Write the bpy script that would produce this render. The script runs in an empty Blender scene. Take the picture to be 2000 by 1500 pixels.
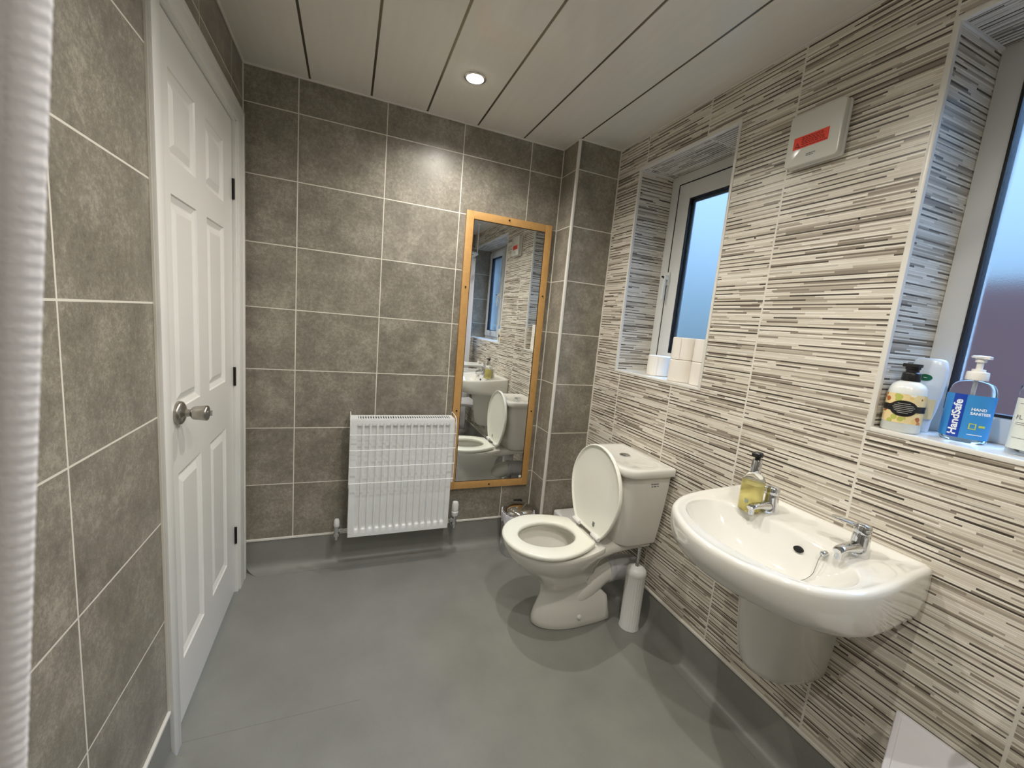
import bpy, bmesh, math, random
from mathutils import Vector, Matrix
random.seed(7)
S = bpy.context.scene
COL = S.collection
PI = math.pi

# ------------------------------------------------------------------ camera
yaw, pitch, roll, FPX = -0.3879, -0.1446, 0.091, 803.94
cy_, sy_, cp_, sp_ = math.cos(yaw), math.sin(yaw), math.cos(pitch), math.sin(pitch)
fwd = Vector((-sy_*cp_, cy_*cp_, sp_)); rgt = Vector((cy_, sy_, 0)); up = rgt.cross(fwd)
cr_, sr_ = math.cos(roll), math.sin(roll)
r2 = rgt*cr_ + up*sr_; u2 = up*cr_ - rgt*sr_
cam_d = bpy.data.cameras.new('camera'); cam = bpy.data.objects.new('camera', cam_d); COL.objects.link(cam)
cam_d.sensor_width = 36; cam_d.lens = FPX*36/2000; cam_d.clip_start = 0.01; cam_d.clip_end = 100
M = Matrix((r2, u2, -fwd)).transposed().to_4x4(); M.translation = Vector((0.4227, -2.1232, 1.285))
cam.matrix_world = M
S.camera = cam
cam_d.dof.use_dof = True; cam_d.dof.focus_distance = 1.9; cam_d.dof.aperture_fstop = 14.0

# ------------------------------------------------------------------ colour management and sky
S.view_settings.view_transform = 'Standard'; S.view_settings.look = 'None'
S.view_settings.exposure = 0.5; S.view_settings.gamma = 1.0; S.view_settings.use_curve_mapping = False
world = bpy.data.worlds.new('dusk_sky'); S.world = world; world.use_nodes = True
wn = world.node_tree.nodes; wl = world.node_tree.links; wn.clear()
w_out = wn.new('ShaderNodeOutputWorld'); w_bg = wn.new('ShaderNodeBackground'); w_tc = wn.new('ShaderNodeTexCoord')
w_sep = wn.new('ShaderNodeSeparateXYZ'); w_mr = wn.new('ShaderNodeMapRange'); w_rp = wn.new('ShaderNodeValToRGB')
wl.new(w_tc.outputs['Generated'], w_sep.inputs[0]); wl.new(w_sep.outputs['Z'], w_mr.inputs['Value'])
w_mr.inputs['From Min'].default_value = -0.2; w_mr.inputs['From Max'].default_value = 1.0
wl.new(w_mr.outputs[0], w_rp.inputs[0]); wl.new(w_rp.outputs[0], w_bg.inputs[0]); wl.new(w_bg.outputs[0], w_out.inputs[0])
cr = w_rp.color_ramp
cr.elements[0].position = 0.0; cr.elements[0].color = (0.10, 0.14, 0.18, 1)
cr.elements[1].position = 1.0; cr.elements[1].color = (4.5, 8.0, 14.0, 1)  # sky overhead brightened, out of view, as added blue light for the window reveals
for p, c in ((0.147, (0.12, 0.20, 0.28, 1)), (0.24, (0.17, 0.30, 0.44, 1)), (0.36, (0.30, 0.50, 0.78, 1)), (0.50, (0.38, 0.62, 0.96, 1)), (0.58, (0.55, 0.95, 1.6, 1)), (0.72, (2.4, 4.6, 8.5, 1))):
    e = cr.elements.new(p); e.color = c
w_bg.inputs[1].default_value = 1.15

# ------------------------------------------------------------------ room numbers
W, D, H = 1.720, 2.55, 2.226          # right wall x, depth behind the camera, ceiling
XB, YB = 1.470, 0.164                 # boxed pillar in the far right corner
TA, TH, Z0 = 0.3604, 0.275, 0.158     # tile width, tile height, height of the skirting cap
REC = 0.20                            # window reveal depth
WIN1 = (-0.350, -0.900, 1.100, 2.077) # far y, near y, sill z, head z
WIN2 = (-1.487, -2.550, 1.100, 2.073)
LIGHT_Y = (-0.384, -1.08, -1.78, -2.36); LIGHT_X = 0.859; LIGHT_W = 23.0

# ------------------------------------------------------------------ node helpers
def srgb(r, g, b):
    f = lambda c: (c/255/12.92) if c/255 <= 0.04045 else ((c/255+0.055)/1.055)**2.4
    return (f(r), f(g), f(b), 1)
def mat(name, color=(0.8,0.8,0.8,1), rough=0.5, metal=0.0, **kw):
    m = bpy.data.materials.new(name); m.use_nodes = True
    b = m.node_tree.nodes['Principled BSDF']
    b.inputs['Base Color'].default_value = color; b.inputs['Roughness'].default_value = rough
    b.inputs['Metallic'].default_value = metal
    for k, v in kw.items(): b.inputs[k].default_value = v
    return m
class NT:
    def __init__(s, m): s.t = m.node_tree; s.b = s.t.nodes.get('Principled BSDF')
    def n(s, typ, **kw):
        x = s.t.nodes.new(typ)
        for k, v in kw.items(): setattr(x, k, v)
        return x
    def l(s, a, b): s.t.links.new(a, b)
    def val(s, sock, v):
        if hasattr(v, 'links') or isinstance(v, bpy.types.NodeSocket): s.l(v, sock)
        else: sock.default_value = v
    def math(s, op, a, b=None, c=None, clamp=False):
        x = s.n('ShaderNodeMath', operation=op); x.use_clamp = clamp
        s.val(x.inputs[0], a)
        if b is not None: s.val(x.inputs[1], b)
        if c is not None: s.val(x.inputs[2], c)
        return x.outputs[0]
    def mix(s, f, a, b):
        x = s.n('ShaderNodeMix', data_type='RGBA'); s.val(x.inputs['Factor'], f)
        s.val(x.inputs['A'], a); s.val(x.inputs['B'], b)
        return x.outputs['Result']
    def xyz(s):
        g = s.n('ShaderNodeNewGeometry'); p = s.n('ShaderNodeSeparateXYZ'); s.l(g.outputs['Position'], p.inputs[0])
        return p.outputs, g.outputs['Position']
    def comb(s, a, b, c):
        x = s.n('ShaderNodeCombineXYZ'); s.val(x.inputs[0], a); s.val(x.inputs[1], b); s.val(x.inputs[2], c); return x.outputs[0]
    def noise(s, vec, scale, detail=4, rough=0.6, w=None):
        x = s.n('ShaderNodeTexNoise'); s.l(vec, x.inputs['Vector']); x.inputs['Scale'].default_value = scale
        x.inputs['Detail'].default_value = detail; x.inputs['Roughness'].default_value = rough
        return x.outputs['Fac']
    def white(s, vec):
        x = s.n('ShaderNodeTexWhiteNoise', noise_dimensions='3D'); s.l(vec, x.inputs['Vector']); return x.outputs['Value'], x.outputs['Color']
    def ramp(s, fac, stops, interp='LINEAR'):
        x = s.n('ShaderNodeValToRGB'); x.color_ramp.interpolation = interp; s.l(fac, x.inputs[0])
        e = x.color_ramp.elements
        e[0].position, e[0].color = stops[0]; e[1].position, e[1].color = stops[-1]
        for p, c in stops[1:-1]:
            k = e.new(p); k.color = c
        return x.outputs[0]
    def bump(s, h, strength=0.2, dist=0.002):
        x = s.n('ShaderNodeBump'); s.l(h, x.inputs['Height']); x.inputs['Strength'].default_value = strength
        x.inputs['Distance'].default_value = dist; s.l(x.outputs[0], s.b.inputs['Normal'])

def grout_mask(N, u, v, u0, v0, wu, wv, g):
    """1 on grout; also returns the tile index pair"""
    su = N.math('DIVIDE', N.math('SUBTRACT', u, u0), wu); sv = N.math('DIVIDE', N.math('SUBTRACT', v, v0), wv)
    iu = N.math('FLOOR', su); iv = N.math('FLOOR', sv)
    fu = N.math('SUBTRACT', su, iu); fv = N.math('SUBTRACT', sv, iv)
    eu = N.math('MULTIPLY', N.math('MINIMUM', fu, N.math('SUBTRACT', 1.0, fu)), wu)
    ev = N.math('MULTIPLY', N.math('MINIMUM', fv, N.math('SUBTRACT', 1.0, fv)), wv)
    return N.math('LESS_THAN', eu, g/2), N.math('LESS_THAN', ev, g/2), iu, iv, fu, fv

GROUT = srgb(224, 219, 207)
def stone_tile(name, axis, u0, sign=1):
    m = mat(name, rough=0.3); N = NT(m); P, pos = N.xyz()
    u = N.math('MULTIPLY', P[axis], sign)
    mu, mv, iu, iv, fu, fv = grout_mask(N, u, P['Z'], u0, Z0, TA, TH, 0.0042)
    g = N.math('MAXIMUM', mu, mv)
    rnd, rc = N.white(N.comb(iu, iv, 3.0))
    off = N.n('ShaderNodeVectorMath', operation='SCALE'); N.l(rc, off.inputs[0]); off.inputs['Scale'].default_value = 7.0
    add = N.n('ShaderNodeVectorMath', operation='ADD'); N.l(pos, add.inputs[0]); N.l(off.outputs[0], add.inputs[1])
    n1 = N.noise(add.outputs[0], 9, 6, 0.62); n2 = N.noise(add.outputs[0], 70, 5, 0.7); n3 = N.noise(add.outputs[0], 260, 3, 0.6)
    f = N.math('ADD', N.math('MULTIPLY', n1, 0.40), N.math('ADD', N.math('MULTIPLY', n2, 0.36), N.math('MULTIPLY', n3, 0.24)))
    c = N.ramp(f, [(0.37, srgb(110, 105, 95)), (0.50, srgb(137, 131, 119)), (0.63, srgb(172, 166, 152))])
    tone = N.math('MULTIPLY_ADD', rnd, 0.10, 0.95)
    cc = N.n('ShaderNodeVectorMath', operation='SCALE'); N.l(c, cc.inputs[0]); N.l(tone, cc.inputs['Scale'])
    N.l(N.mix(g, cc.outputs[0], GROUT), N.b.inputs['Base Color'])
    N.l(N.math('ADD', N.math('MULTIPLY', n2, 0.30), N.math('MULTIPLY_ADD', g, 0.3, 0.24)), N.b.inputs['Roughness'])
    N.bump(N.math('SUBTRACT', N.math('MULTIPLY', n2, 0.25), g), 0.35, 0.0012)
    return m
def strip_tile(name, ua, va, u0, usign=1, v0=Z0, hg=True):
    """glazed tile printed with thin horizontal strips of random length"""
    m = mat(name, rough=0.33); N = NT(m); P, pos = N.xyz()
    u = N.math('MULTIPLY', P[ua], usign); v = P[va]
    mu, mv, iu, iv, fu, fv = grout_mask(N, u, v, u0, v0, 0.3633, TH, 0.0062)
    # slight waver in row height, constant along u
    PIT = 0.0138
    sv = N.math('DIVIDE', N.math('SUBTRACT', v, v0-1.0), PIT)
    ipair = N.math('FLOOR', sv); fr = N.math('SUBTRACT', sv, ipair)
    w1, w1c = N.white(N.comb(ipair, iu, 11.0))
    cut1 = N.math('MULTIPLY_ADD', w1, 0.16, 0.24)                 # thin row share
    w2, _ = N.white(N.comb(ipair, iu, 17.0))
    cut2 = N.math('MULTIPLY_ADD', w2, 0.22, 0.60)
    row = N.math('ADD', N.math('GREATER_THAN', fr, cut1), N.math('GREATER_THAN', fr, cut2))   # 0 thin, 1, 2
    rid = N.math('MULTIPLY_ADD', ipair, 3.0, row)
    r1, _ = N.white(N.comb(rid, iu, 5.0)); r3, _ = N.white(N.comb(rid, iu, 9.0))
    thin = N.math('LESS_THAN', row, 0.5)
    L = N.math('MULTIPLY_ADD', r3, 0.15, 0.07)
    su = N.math('ADD', N.math('DIVIDE', u, L), N.math('MULTIPLY', r1, 13.7))
    seg = N.math('FLOOR', su)
    wv, _ = N.white(N.comb(rid, seg, N.math('MULTIPLY_ADD', iu, 2.0, 1.0)))
    light = N.ramp(wv, [(0.0, srgb(224, 217, 202)), (0.32, srgb(236, 230, 217)), (0.58, srgb(212, 204, 188)), (0.76, srgb(188, 178, 162)), (0.90, srgb(148, 138, 124)), (1.0, srgb(148, 138, 124))], 'CONSTANT')
    dark = N.ramp(wv, [(0.0, srgb(84, 75, 66)), (0.24, srgb(118, 108, 96)), (0.44, srgb(66, 59, 52)), (0.56, srgb(222, 214, 200)), (0.80, srgb(168, 158, 144)), (1.0, srgb(168, 158, 144))], 'CONSTANT')
    base = N.mix(thin, light, dark)
    # fine print grain and a hairline between the strips
    n = N.noise(N.comb(N.math('MULTIPLY', u, 60.0), N.math('MULTIPLY', v, 900.0), rid), 1.0, 3, 0.6)
    gs = N.n('ShaderNodeVectorMath', operation='SCALE'); N.l(base, gs.inputs[0]); N.l(N.math('MULTIPLY_ADD', n, 0.26, 0.86), gs.inputs['Scale'])
    hair = N.math('LESS_THAN', N.math('MINIMUM', fr, N.math('MINIMUM', N.math('ABSOLUTE', N.math('SUBTRACT', fr, cut1)), N.math('ABSOLUTE', N.math('SUBTRACT', fr, cut2)))), 0.045)
    c = N.mix(N.math('MULTIPLY', hair, 0.35), gs.outputs[0], srgb(150, 142, 130))
    g = N.math('MAXIMUM', mu, N.math('MULTIPLY', mv, 0.75)) if hg else mu
    N.l(N.mix(g, c, GROUT), N.b.inputs['Base Color'])
    rel = N.math('SUBTRACT', N.math('MULTIPLY', N.math('SUBTRACT', 1.0, thin), 0.5), N.math('MULTIPLY', g, 0.6))
    N.bump(N.math('SUBTRACT', rel, N.math('MULTIPLY', hair, 0.3)), 0.35, 0.0008)
    return m

# ------------------------------------------------------------------ materials
M_white = mat('white_gloss_paint', srgb(232, 231, 226), 0.28)
M_trim = mat('white_tile_trim', srgb(228, 225, 217), 0.3)
M_upvc = mat('white_window_plastic', srgb(226, 226, 222), 0.25)
M_cer = mat('glazed_white_ceramic', srgb(229, 227, 219), 0.06); M_cer.node_tree.nodes['Principled BSDF'].inputs['Coat Weight'].default_value = 0.5
M_seat = mat('white_seat_plastic', srgb(244, 244, 232), 0.16)
M_chrome = mat('polished_chrome', (0.72, 0.73, 0.75, 1), 0.07, 1.0)
M_satin = mat('satin_nickel', srgb(172, 168, 160), 0.28, 1.0)
M_black = mat('black_plastic', (0.012, 0.012, 0.013, 1), 0.3)
M_gasket = mat('black_rubber_gasket', (0.015, 0.016, 0.02, 1), 0.5)
M_rad = mat('white_radiator_enamel', srgb(236, 238, 238), 0.3)
M_wire = mat('white_coated_wire', srgb(240, 240, 240), 0.35)
M_paper = mat('white_tissue_paper', srgb(240, 234, 224), 0.9)
M_card = mat('brown_card_core', srgb(150, 125, 95), 0.9)
M_plast = mat('white_satin_plastic', srgb(232, 232, 230), 0.35)
M_greyplast = mat('pale_grey_plastic', srgb(206, 204, 208), 0.35)
M_dark = mat('dark_recess', (0.01, 0.01, 0.01, 1), 0.8)
M_ink = mat('grey_print', srgb(120, 120, 120), 0.6)
M_red = mat('red_sticker', srgb(240, 70, 48), 0.45)
M_redink = mat('dark_red_print', srgb(110, 22, 14), 0.6)
M_brown = mat('dark_hinge_metal', srgb(52, 48, 44), 0.4, 0.8)
M_mirror = mat('mirror_silver', (0.90, 0.92, 0.92, 1), 0.0, 1.0)
M_water = mat('water', (0.9, 0.95, 0.95, 1), 0.0, **{'Transmission Weight': 1.0, 'IOR': 1.33})

SEAM_Y, SEAM_K = -0.853, 0.0
def floor_mat():
    m = mat('grey_safety_vinyl', rough=0.42); N = NT(m); P, pos = N.xyz()
    n1 = N.noise(pos, 5, 5, 0.6); n2 = N.noise(pos, 420, 2, 0.5)
    f = N.math('ADD', N.math('MULTIPLY', n1, 0.6), N.math('MULTIPLY', n2, 0.4))
    c = N.ramp(f, [(0.35, srgb(129, 129, 124)), (0.65, srgb(143, 143, 137))])
    # welded seam across the sheet
    d = N.math('ABSOLUTE', N.math('SUBTRACT', N.math('SUBTRACT', P['Y'], SEAM_Y), N.math('MULTIPLY', P['X'], SEAM_K)))
    sm = N.math('MULTIPLY', N.math('LESS_THAN', d, 0.0011), N.math('MULTIPLY', N.math('LESS_THAN', P['X'], 0.5), 0.35))
    N.l(N.mix(sm, c, srgb(84, 84, 80)), N.b.inputs['Base Color'])
    N.l(N.math('MULTIPLY_ADD', n1, 0.2, 0.30), N.b.inputs['Roughness'])
    N.bump(N.math('ADD', n2, N.math('MULTIPLY', n1, 3.0)), 0.12, 0.001)
    return m
M_floor = floor_mat()
M_stone_x = stone_tile('grey_stone_tile_far', 'X', 0.203)
M_stone_l = stone_tile('grey_stone_tile_left', 'Y', 0.1714, -1)
M_stone_p = stone_tile('grey_stone_tile_pillar', 'X', XB - 0.02)
M_stone_q = stone_tile('grey_stone_tile_pillar_side', 'Y', 0.20, -1)
M_strip = strip_tile('striped_mosaic_tile', 'Y', 'Z', 0.3881, -1)
M_strip_s = strip_tile('striped_mosaic_tile_reveal', 'X', 'Z', W - 0.02)
M_strip_t = strip_tile('striped_mosaic_tile_soffit', 'Y', 'X', 0.3881, -1, W - 0.03, False)

def ceiling_mat():
    m = mat('gloss_white_ceiling_cladding', rough=0.14); N = NT(m); P, pos = N.xyz()
    n = N.noise(N.comb(N.math('MULTIPLY', P['X'], 14.0), N.math('MULTIPLY', P['Y'], 1.2), 0.0), 3.0, 3, 0.5)
    N.l(N.ramp(n, [(0.3, srgb(226, 222, 211)), (0.7, srgb(230, 226, 216))]), N.b.inputs['Base Color'])
    return m
M_ceil = ceiling_mat()
def wood_mat():
    m = mat('light_beech_veneer', rough=0.4); N = NT(m); P, pos = N.xyz()
    n = N.noise(N.comb(N.math('MULTIPLY', P['X'], 30.0), 0.0, N.math('MULTIPLY', P['Z'], 30.0)), 1.0, 3, 0.6)
    n2 = N.noise(N.comb(N.math('MULTIPLY', P['X'], 260.0), 0.0, N.math('MULTIPLY', P['Z'], 20.0)), 1.0, 3, 0.6)
    f = N.math('ADD', N.math('MULTIPLY', n, 0.6), N.math('MULTIPLY', n2, 0.4))
    N.l(N.ramp(f, [(0.3, srgb(184, 140, 82)), (0.7, srgb(202, 158, 98))]), N.b.inputs['Base Color'])
    return m
M_wood = wood_mat()
def frosted():
    m = mat('frosted_glass', (0.93, 0.97, 1.0, 1), 0.32, **{'Transmission Weight': 1.0, 'IOR': 1.12}); N = NT(m); P, pos = N.xyz()
    n = N.noise(pos, 330, 3, 0.6); N.bump(n, 0.35, 0.001); return m
M_frost = frosted()
def cloth():
    m = mat('white_curtain_fabric', srgb(240, 238, 240), 0.85); N = NT(m); P, pos = N.xyz()
    n = N.noise(N.comb(N.math('MULTIPLY', P['X'], 900.0), P['Y'], N.math('MULTIPLY', P['Z'], 900.0)), 1.0, 2, 0.5)
    tr = N.n('ShaderNodeBsdfTranslucent'); tr.inputs[0].default_value = srgb(226, 226, 230)
    mx = N.n('ShaderNodeMixShader'); mx.inputs[0].default_value = 0.3
    o = N.t.nodes['Material Output']; N.l(N.b.outputs[0], mx.inputs[1]); N.l(tr.outputs[0], mx.inputs[2]); N.l(mx.outputs[0], o.inputs[0])
    N.bump(n, 0.3, 0.0005); return m
M_cloth = cloth()
def clear(name, col, rough=0.03, ior=1.3): return mat(name, col, rough, **{'Transmission Weight': 1.0, 'IOR': ior})
M_clear = clear('clear_plastic', (0.96, 0.98, 0.98, 1), 0.04, 1.2)
M_yellow = clear('yellow_liquid_soap', (0.95, 0.86, 0.36, 1), 0.1, 1.15); M_yellow.node_tree.nodes['Principled BSDF'].inputs['Transmission Weight'].default_value = 0.65
M_gel = clear('clear_gel', (0.85, 0.93, 0.97, 1), 0.04, 1.33)
M_blue = mat('blue_label', srgb(58, 140, 205), 0.35); M_blue2 = mat('dark_blue_band', srgb(22, 66, 168), 0.35)
M_label_w = mat('white_print', srgb(240, 244, 248), 0.4); M_label_y = mat('lime_print', srgb(190, 200, 90), 0.4)
M_lotion = mat('white_lotion', srgb(226, 228, 224), 0.25, **{'Subsurface Weight': 0.2})
M_milky = mat('milky_shampoo_bottle', srgb(208, 220, 232), 0.25, **{'Subsurface Weight': 0.3})
M_green = mat('green_badge', srgb(18, 92, 66), 0.4)
M_cream = mat('cream_bottle_contents', srgb(222, 226, 216), 0.3)
def floral():
    m = mat('almond_and_coconut_print', rough=0.3); N = NT(m); P, pos = N.xyz()
    v = N.n('ShaderNodeTexVoronoi'); N.l(pos, v.inputs['Vector']); v.inputs['Scale'].default_value = 62
    d = v.outputs['Distance']; s = N.n('ShaderNodeSeparateXYZ'); N.l(v.outputs['Color'], s.inputs[0])
    c = N.ramp(s.outputs[0], [(0.0, srgb(232, 200, 130)), (0.25, srgb(178, 100, 52)), (0.42, srgb(238, 236, 226)), (0.6, srgb(200, 128, 70)), (0.72, srgb(186, 190, 96)), (0.84, srgb(120, 96, 80)), (1.0, srgb(120, 96, 80))], 'CONSTANT')
    N.l(N.mix(N.math('LESS_THAN', d, 0.42), srgb(236, 214, 160), c), N.b.inputs['Base Color']); return m
M_floral = floral()
def shiny_lid():
    return mat('mirror_chrome_lid', (0.62, 0.60, 0.57, 1), 0.05, 1.0)
M_lidc = shiny_lid()
M_bag = mat('white_bin_bag', srgb(232, 230, 240), 0.4)
def emis():
    m = bpy.data.materials.new('lamp_lens_glow'); m.use_nodes = True; t = m.node_tree; t.nodes.clear()
    o = t.nodes.new('ShaderNodeOutputMaterial'); e = t.nodes.new('ShaderNodeEmission'); e.inputs[0].default_value = (1.0, 0.95, 0.86, 1); e.inputs[1].default_value = 14
    t.links.new(e.outputs[0], o.inputs[0]); return m
M_glow = emis()

# ------------------------------------------------------------------ object helpers
ORG = {}
def link_obj(name, me, m, parent=None, at=None):
    o = bpy.data.objects.new(name, me)
    if m is not None and not me.materials: me.materials.append(m)
    COL.objects.link(o)
    if parent is not None:
        org = ORG[parent.name]; me.transform(Matrix.Translation(-org)); o.parent = parent; ORG[o.name] = org.copy()
    elif at is not None:
        at = Vector(at); me.transform(Matrix.Translation(-at)); o.location = at; ORG[o.name] = at
    else: ORG[o.name] = Vector((0, 0, 0))
    return o
def thing(name, label, cat, loc, group=None):
    o = bpy.data.objects.new(name, None); COL.objects.link(o); o.location = loc; o.empty_display_size = 0.05
    ORG[o.name] = Vector(loc); return tag(o, label, cat, group)
def tag(o, label, cat, group=None):
    o['label'] = label; o['category'] = cat
    if group: o['group'] = group
    return o
def struct(o): o['kind'] = 'structure'; return o
class B:
    """collects shapes in one mesh; world coordinates"""
    def __init__(s): s.v = []; s.f = []; s.mi = []
    def add(s, vs, fs, mi=0):
        k = len(s.v); s.v += [tuple(v) for v in vs]; s.f += [tuple(i+k for i in f) for f in fs]; s.mi += [mi]*len(fs); return s
    def box(s, x0, x1, y0, y1, z0, z1, mi=0, bev=0.0, seg=2):
        x0, x1 = min(x0, x1), max(x0, x1); y0, y1 = min(y0, y1), max(y0, y1); z0, z1 = min(z0, z1), max(z0, z1)
        bm = bmesh.new(); bmesh.ops.create_cube(bm, size=1)
        for v in bm.verts: v.co = Vector(((x0+x1)/2+v.co.x*(x1-x0), (y0+y1)/2+v.co.y*(y1-y0), (z0+z1)/2+v.co.z*(z1-z0)))
        if bev > 0: bmesh.ops.bevel(bm, geom=list(bm.edges), offset=bev, segments=seg, profile=0.6, affect='EDGES')
        return s.bm(bm, mi)
    def bm(s, bm, mi=0):
        bm.verts.index_update(); s.add([v.co[:] for v in bm.verts], [[v.index for v in f.verts] for f in bm.faces], mi); bm.free(); return s
    def loft(s, rings, mi=0, cap0=True, cap1=True, closed=True):
        n = len(rings[0]); vs = [p for r in rings for p in r]; fs = []
        for i in range(len(rings)-1):
            for j in range(n if closed else n-1):
                a, b = i*n+j, i*n+(j+1) % n
                fs.append((a, b, b+n, a+n))
        if cap0: fs.append(tuple(reversed(range(n))))
        if cap1: fs.append(tuple(range((len(rings)-1)*n, len(rings)*n)))
        return s.add(vs, fs, mi)
    def lathe(s, prof, c, axis='Z', n=32, mi=0, sx=1.0, sy=1.0, rot=0.0, cap0=True, cap1=True):
        rings = []
        for r, h in prof:
            ring = []
            for k in range(n):
                a = 2*PI*k/n; x, y = r*math.cos(a)*sx, r*math.sin(a)*sy
                x, y = x*math.cos(rot)-y*math.sin(rot), x*math.sin(rot)+y*math.cos(rot)
                if axis == 'Z': p = (c[0]+x, c[1]+y, c[2]+h)
                elif axis == 'X': p = (c[0]+h, c[1]+x, c[2]+y)
                else: p = (c[0]+y, c[1]+h, c[2]+x)
                ring.append(p)
            rings.append(ring)
        return s.loft(rings, mi, cap0, cap1)
    def tube(s, pts, r, n=10, mi=0, closed=False):
        pts = [Vector(p) for p in pts]; m_ = len(pts); rings = []; prev = None
        for i, p in enumerate(pts):
            if closed: t = (pts[(i+1) % m_]-pts[i-1]).normalized()
            else: t = ((pts[min(i+1, m_-1)]-pts[max(i-1, 0)])).normalized()
            if prev is None:
                ref = Vector((0, 0, 1)) if abs(t.z) < 0.9 else Vector((1, 0, 0)); a = t.cross(ref).normalized()
            else:
                a = (prev - t*prev.dot(t)).normalized()
            b = t.cross(a).normalized(); prev = a
            rr = r(i/(m_-1)) if callable(r) else r
            rings.append([tuple(p+(a*math.cos(2*PI*k/n)+b*math.sin(2*PI*k/n))*rr) for k in range(n)])
        if closed: rings.append(rings[0]); return s.loft(rings, mi, False, False)
        return s.loft(rings, mi)
    def make(s, name, m, parent=None, smooth=True, at=None, ang=40):
        me = bpy.data.meshes.new(name); me.from_pydata(s.v, [], s.f)
        ms = m if isinstance(m, (list, tuple)) else [m]
        for q in ms: me.materials.append(q)
        me.polygons.foreach_set('material_index', s.mi)
        bm = bmesh.new(); bm.from_mesh(me); bmesh.ops.recalc_face_normals(bm, faces=bm.faces); 
        for f in bm.faces: f.smooth = smooth
        if smooth:
            for e in bm.edges:
                if len(e.link_faces) == 2 and e.calc_face_angle(0) > math.radians(ang): e.smooth = False
        bm.to_mesh(me); bm.free()
        return link_obj(name, me, None, parent, at)
def arc(c, r, a0, a1, n, plane='XY'):
    out = []
    for k in range(n+1):
        a = math.radians(a0+(a1-a0)*k/n); p, q = r*math.cos(a), r*math.sin(a)
        out.append({'XY': (c[0]+p, c[1]+q, c[2]), 'XZ': (c[0]+p, c[1], c[2]+q), 'YZ': (c[0], c[1]+p, c[2]+q)}[plane])
    return out
def smoothpath(pts, n=6):
    P = [Vector(p) for p in pts]; out = []
    for i in range(len(P)-1):
        a, b, c, d = P[max(i-1, 0)], P[i], P[i+1], P[min(i+2, len(P)-1)]
        for k in range(n):
            t = k/n
            out.append(0.5*((2*b)+(c-a)*t+(2*a-5*b+4*c-d)*t*t+(3*b-a-3*c+d)*t**3))
    out.append(P[-1]); return out
def text_mesh(txt, size, bold=0.0):
    cu = bpy.data.curves.new('txt', 'FONT'); cu.body = txt; cu.size = size; cu.offset = bold; cu.align_x = 'LEFT'; cu.resolution_u = 3
    o = bpy.data.objects.new('txt', cu); COL.objects.link(o)
    dg = bpy.context.evaluated_depsgraph_get(); me = bpy.data.meshes.new_from_object(o.evaluated_get(dg))
    vs = [v.co.copy() for v in me.vertices]; fs = [tuple(p.vertices) for p in me.polygons]
    bpy.data.objects.remove(o); bpy.data.curves.remove(cu); bpy.data.meshes.remove(me)
    return vs, fs

# ================================================================== room shell
TK = 0.10
def plain(name, b, m, smooth=False): return struct(b.make(name, m, smooth=smooth))
plain('floor', B().box(-0.3, W+0.4, -D-0.1, 0.1, -0.1, 0.0), M_floor)
# ceiling: long gloss cladding boards with metal strips in the joints
cb = B(); PX, PP = 0.2438, 0.2471
edges = [-0.02] + [PX+PP*i for i in range(6)] + [W+0.02]
for a, b_ in zip(edges[:-1], edges[1:]):
    cb.box(a+(0.0042 if a > 0 else 0), b_-(0.0042 if b_ < W else 0), -D, 0.02, H, H+0.012, bev=0.0012, seg=1)
cb.box(-0.3, W+0.4, -D-0.1, 0.1, H+0.012, H+0.08)
plain('ceiling', cb, M_ceil)
ct = B()
for i in range(6): ct.box(PX+PP*i-0.0041, PX+PP*i+0.0041, -D, -0.001, H+0.0018, H+0.0118)
plain('trim_1', ct, mat('bronze_chrome_joint_strip', srgb(128, 122, 108), 0.3, 1.0))
plain('wall_far', B().box(-0.3, W+0.4, 0.0, 0.1, 0.0, H+0.012), M_stone_x)
plain('wall_back', B().box(-0.3, W+0.4, -D-0.1, -D, 0.0, H+0.012), M_stone_x)
# left wall with the door opening
DY0, DY1, DZ = -0.155, -0.842, 1.945   # leaf far edge, near edge, top
wlb = B(); OY0, OY1, OZ = -0.13, -0.868, 1.965
wlb.box(-TK, 0, OY0, 0.0, 0, H+0.012); wlb.box(-TK, 0, -D, OY1, 0, H+0.012); wlb.box(-TK, 0, OY1, OY0, OZ, H+0.012)
plain('wall_left', wlb, M_stone_l)
# neighbouring garden wall outside the large window
plain('wall_outer', B().box(4.0, 4.2, -5.0, -0.15, -0.5, 1.80), mat('dark_brick', srgb(98, 58, 48), 0.9))
# right wall with the two window openings
wr = B()
y1a, y1b, z1a, z1b = WIN1; y2a, y2b, z2a, z2b = WIN2
XO = W+0.36
wr.box(W, XO, y1a, 0.0, 0, H+0.012); wr.box(W, XO, y1b, y1a, 0, z1a); wr.box(W, XO, y1b, y1a, z1b, H+0.012)
wr.box(W, XO, y2a, y1b, 0, H+0.012); wr.box(W, XO, y2b, y2a, 0, z2a); wr.box(W, XO, y2b, y2a, z2b, H+0.012)
# material per face: wall face, reveal sides, soffits
o = wr.make('wall_right', [M_strip, M_strip_s, M_strip_t], smooth=False); struct(o)
for p in o.data.polygons:
    n = p.normal
    p.material_index = 0 if abs(n.x) > 0.5 else (1 if abs(n.y) > 0.5 else 2)
pb = B().box(XB, W-0.0005, -YB, 0.0, 0, H)
o = pb.make('wall_corner', [M_stone_p, M_stone_q], smooth=False); struct(o)
for p in o.data.polygons: p.material_index = 1 if abs(p.normal.x) > 0.5 else 0

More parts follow.
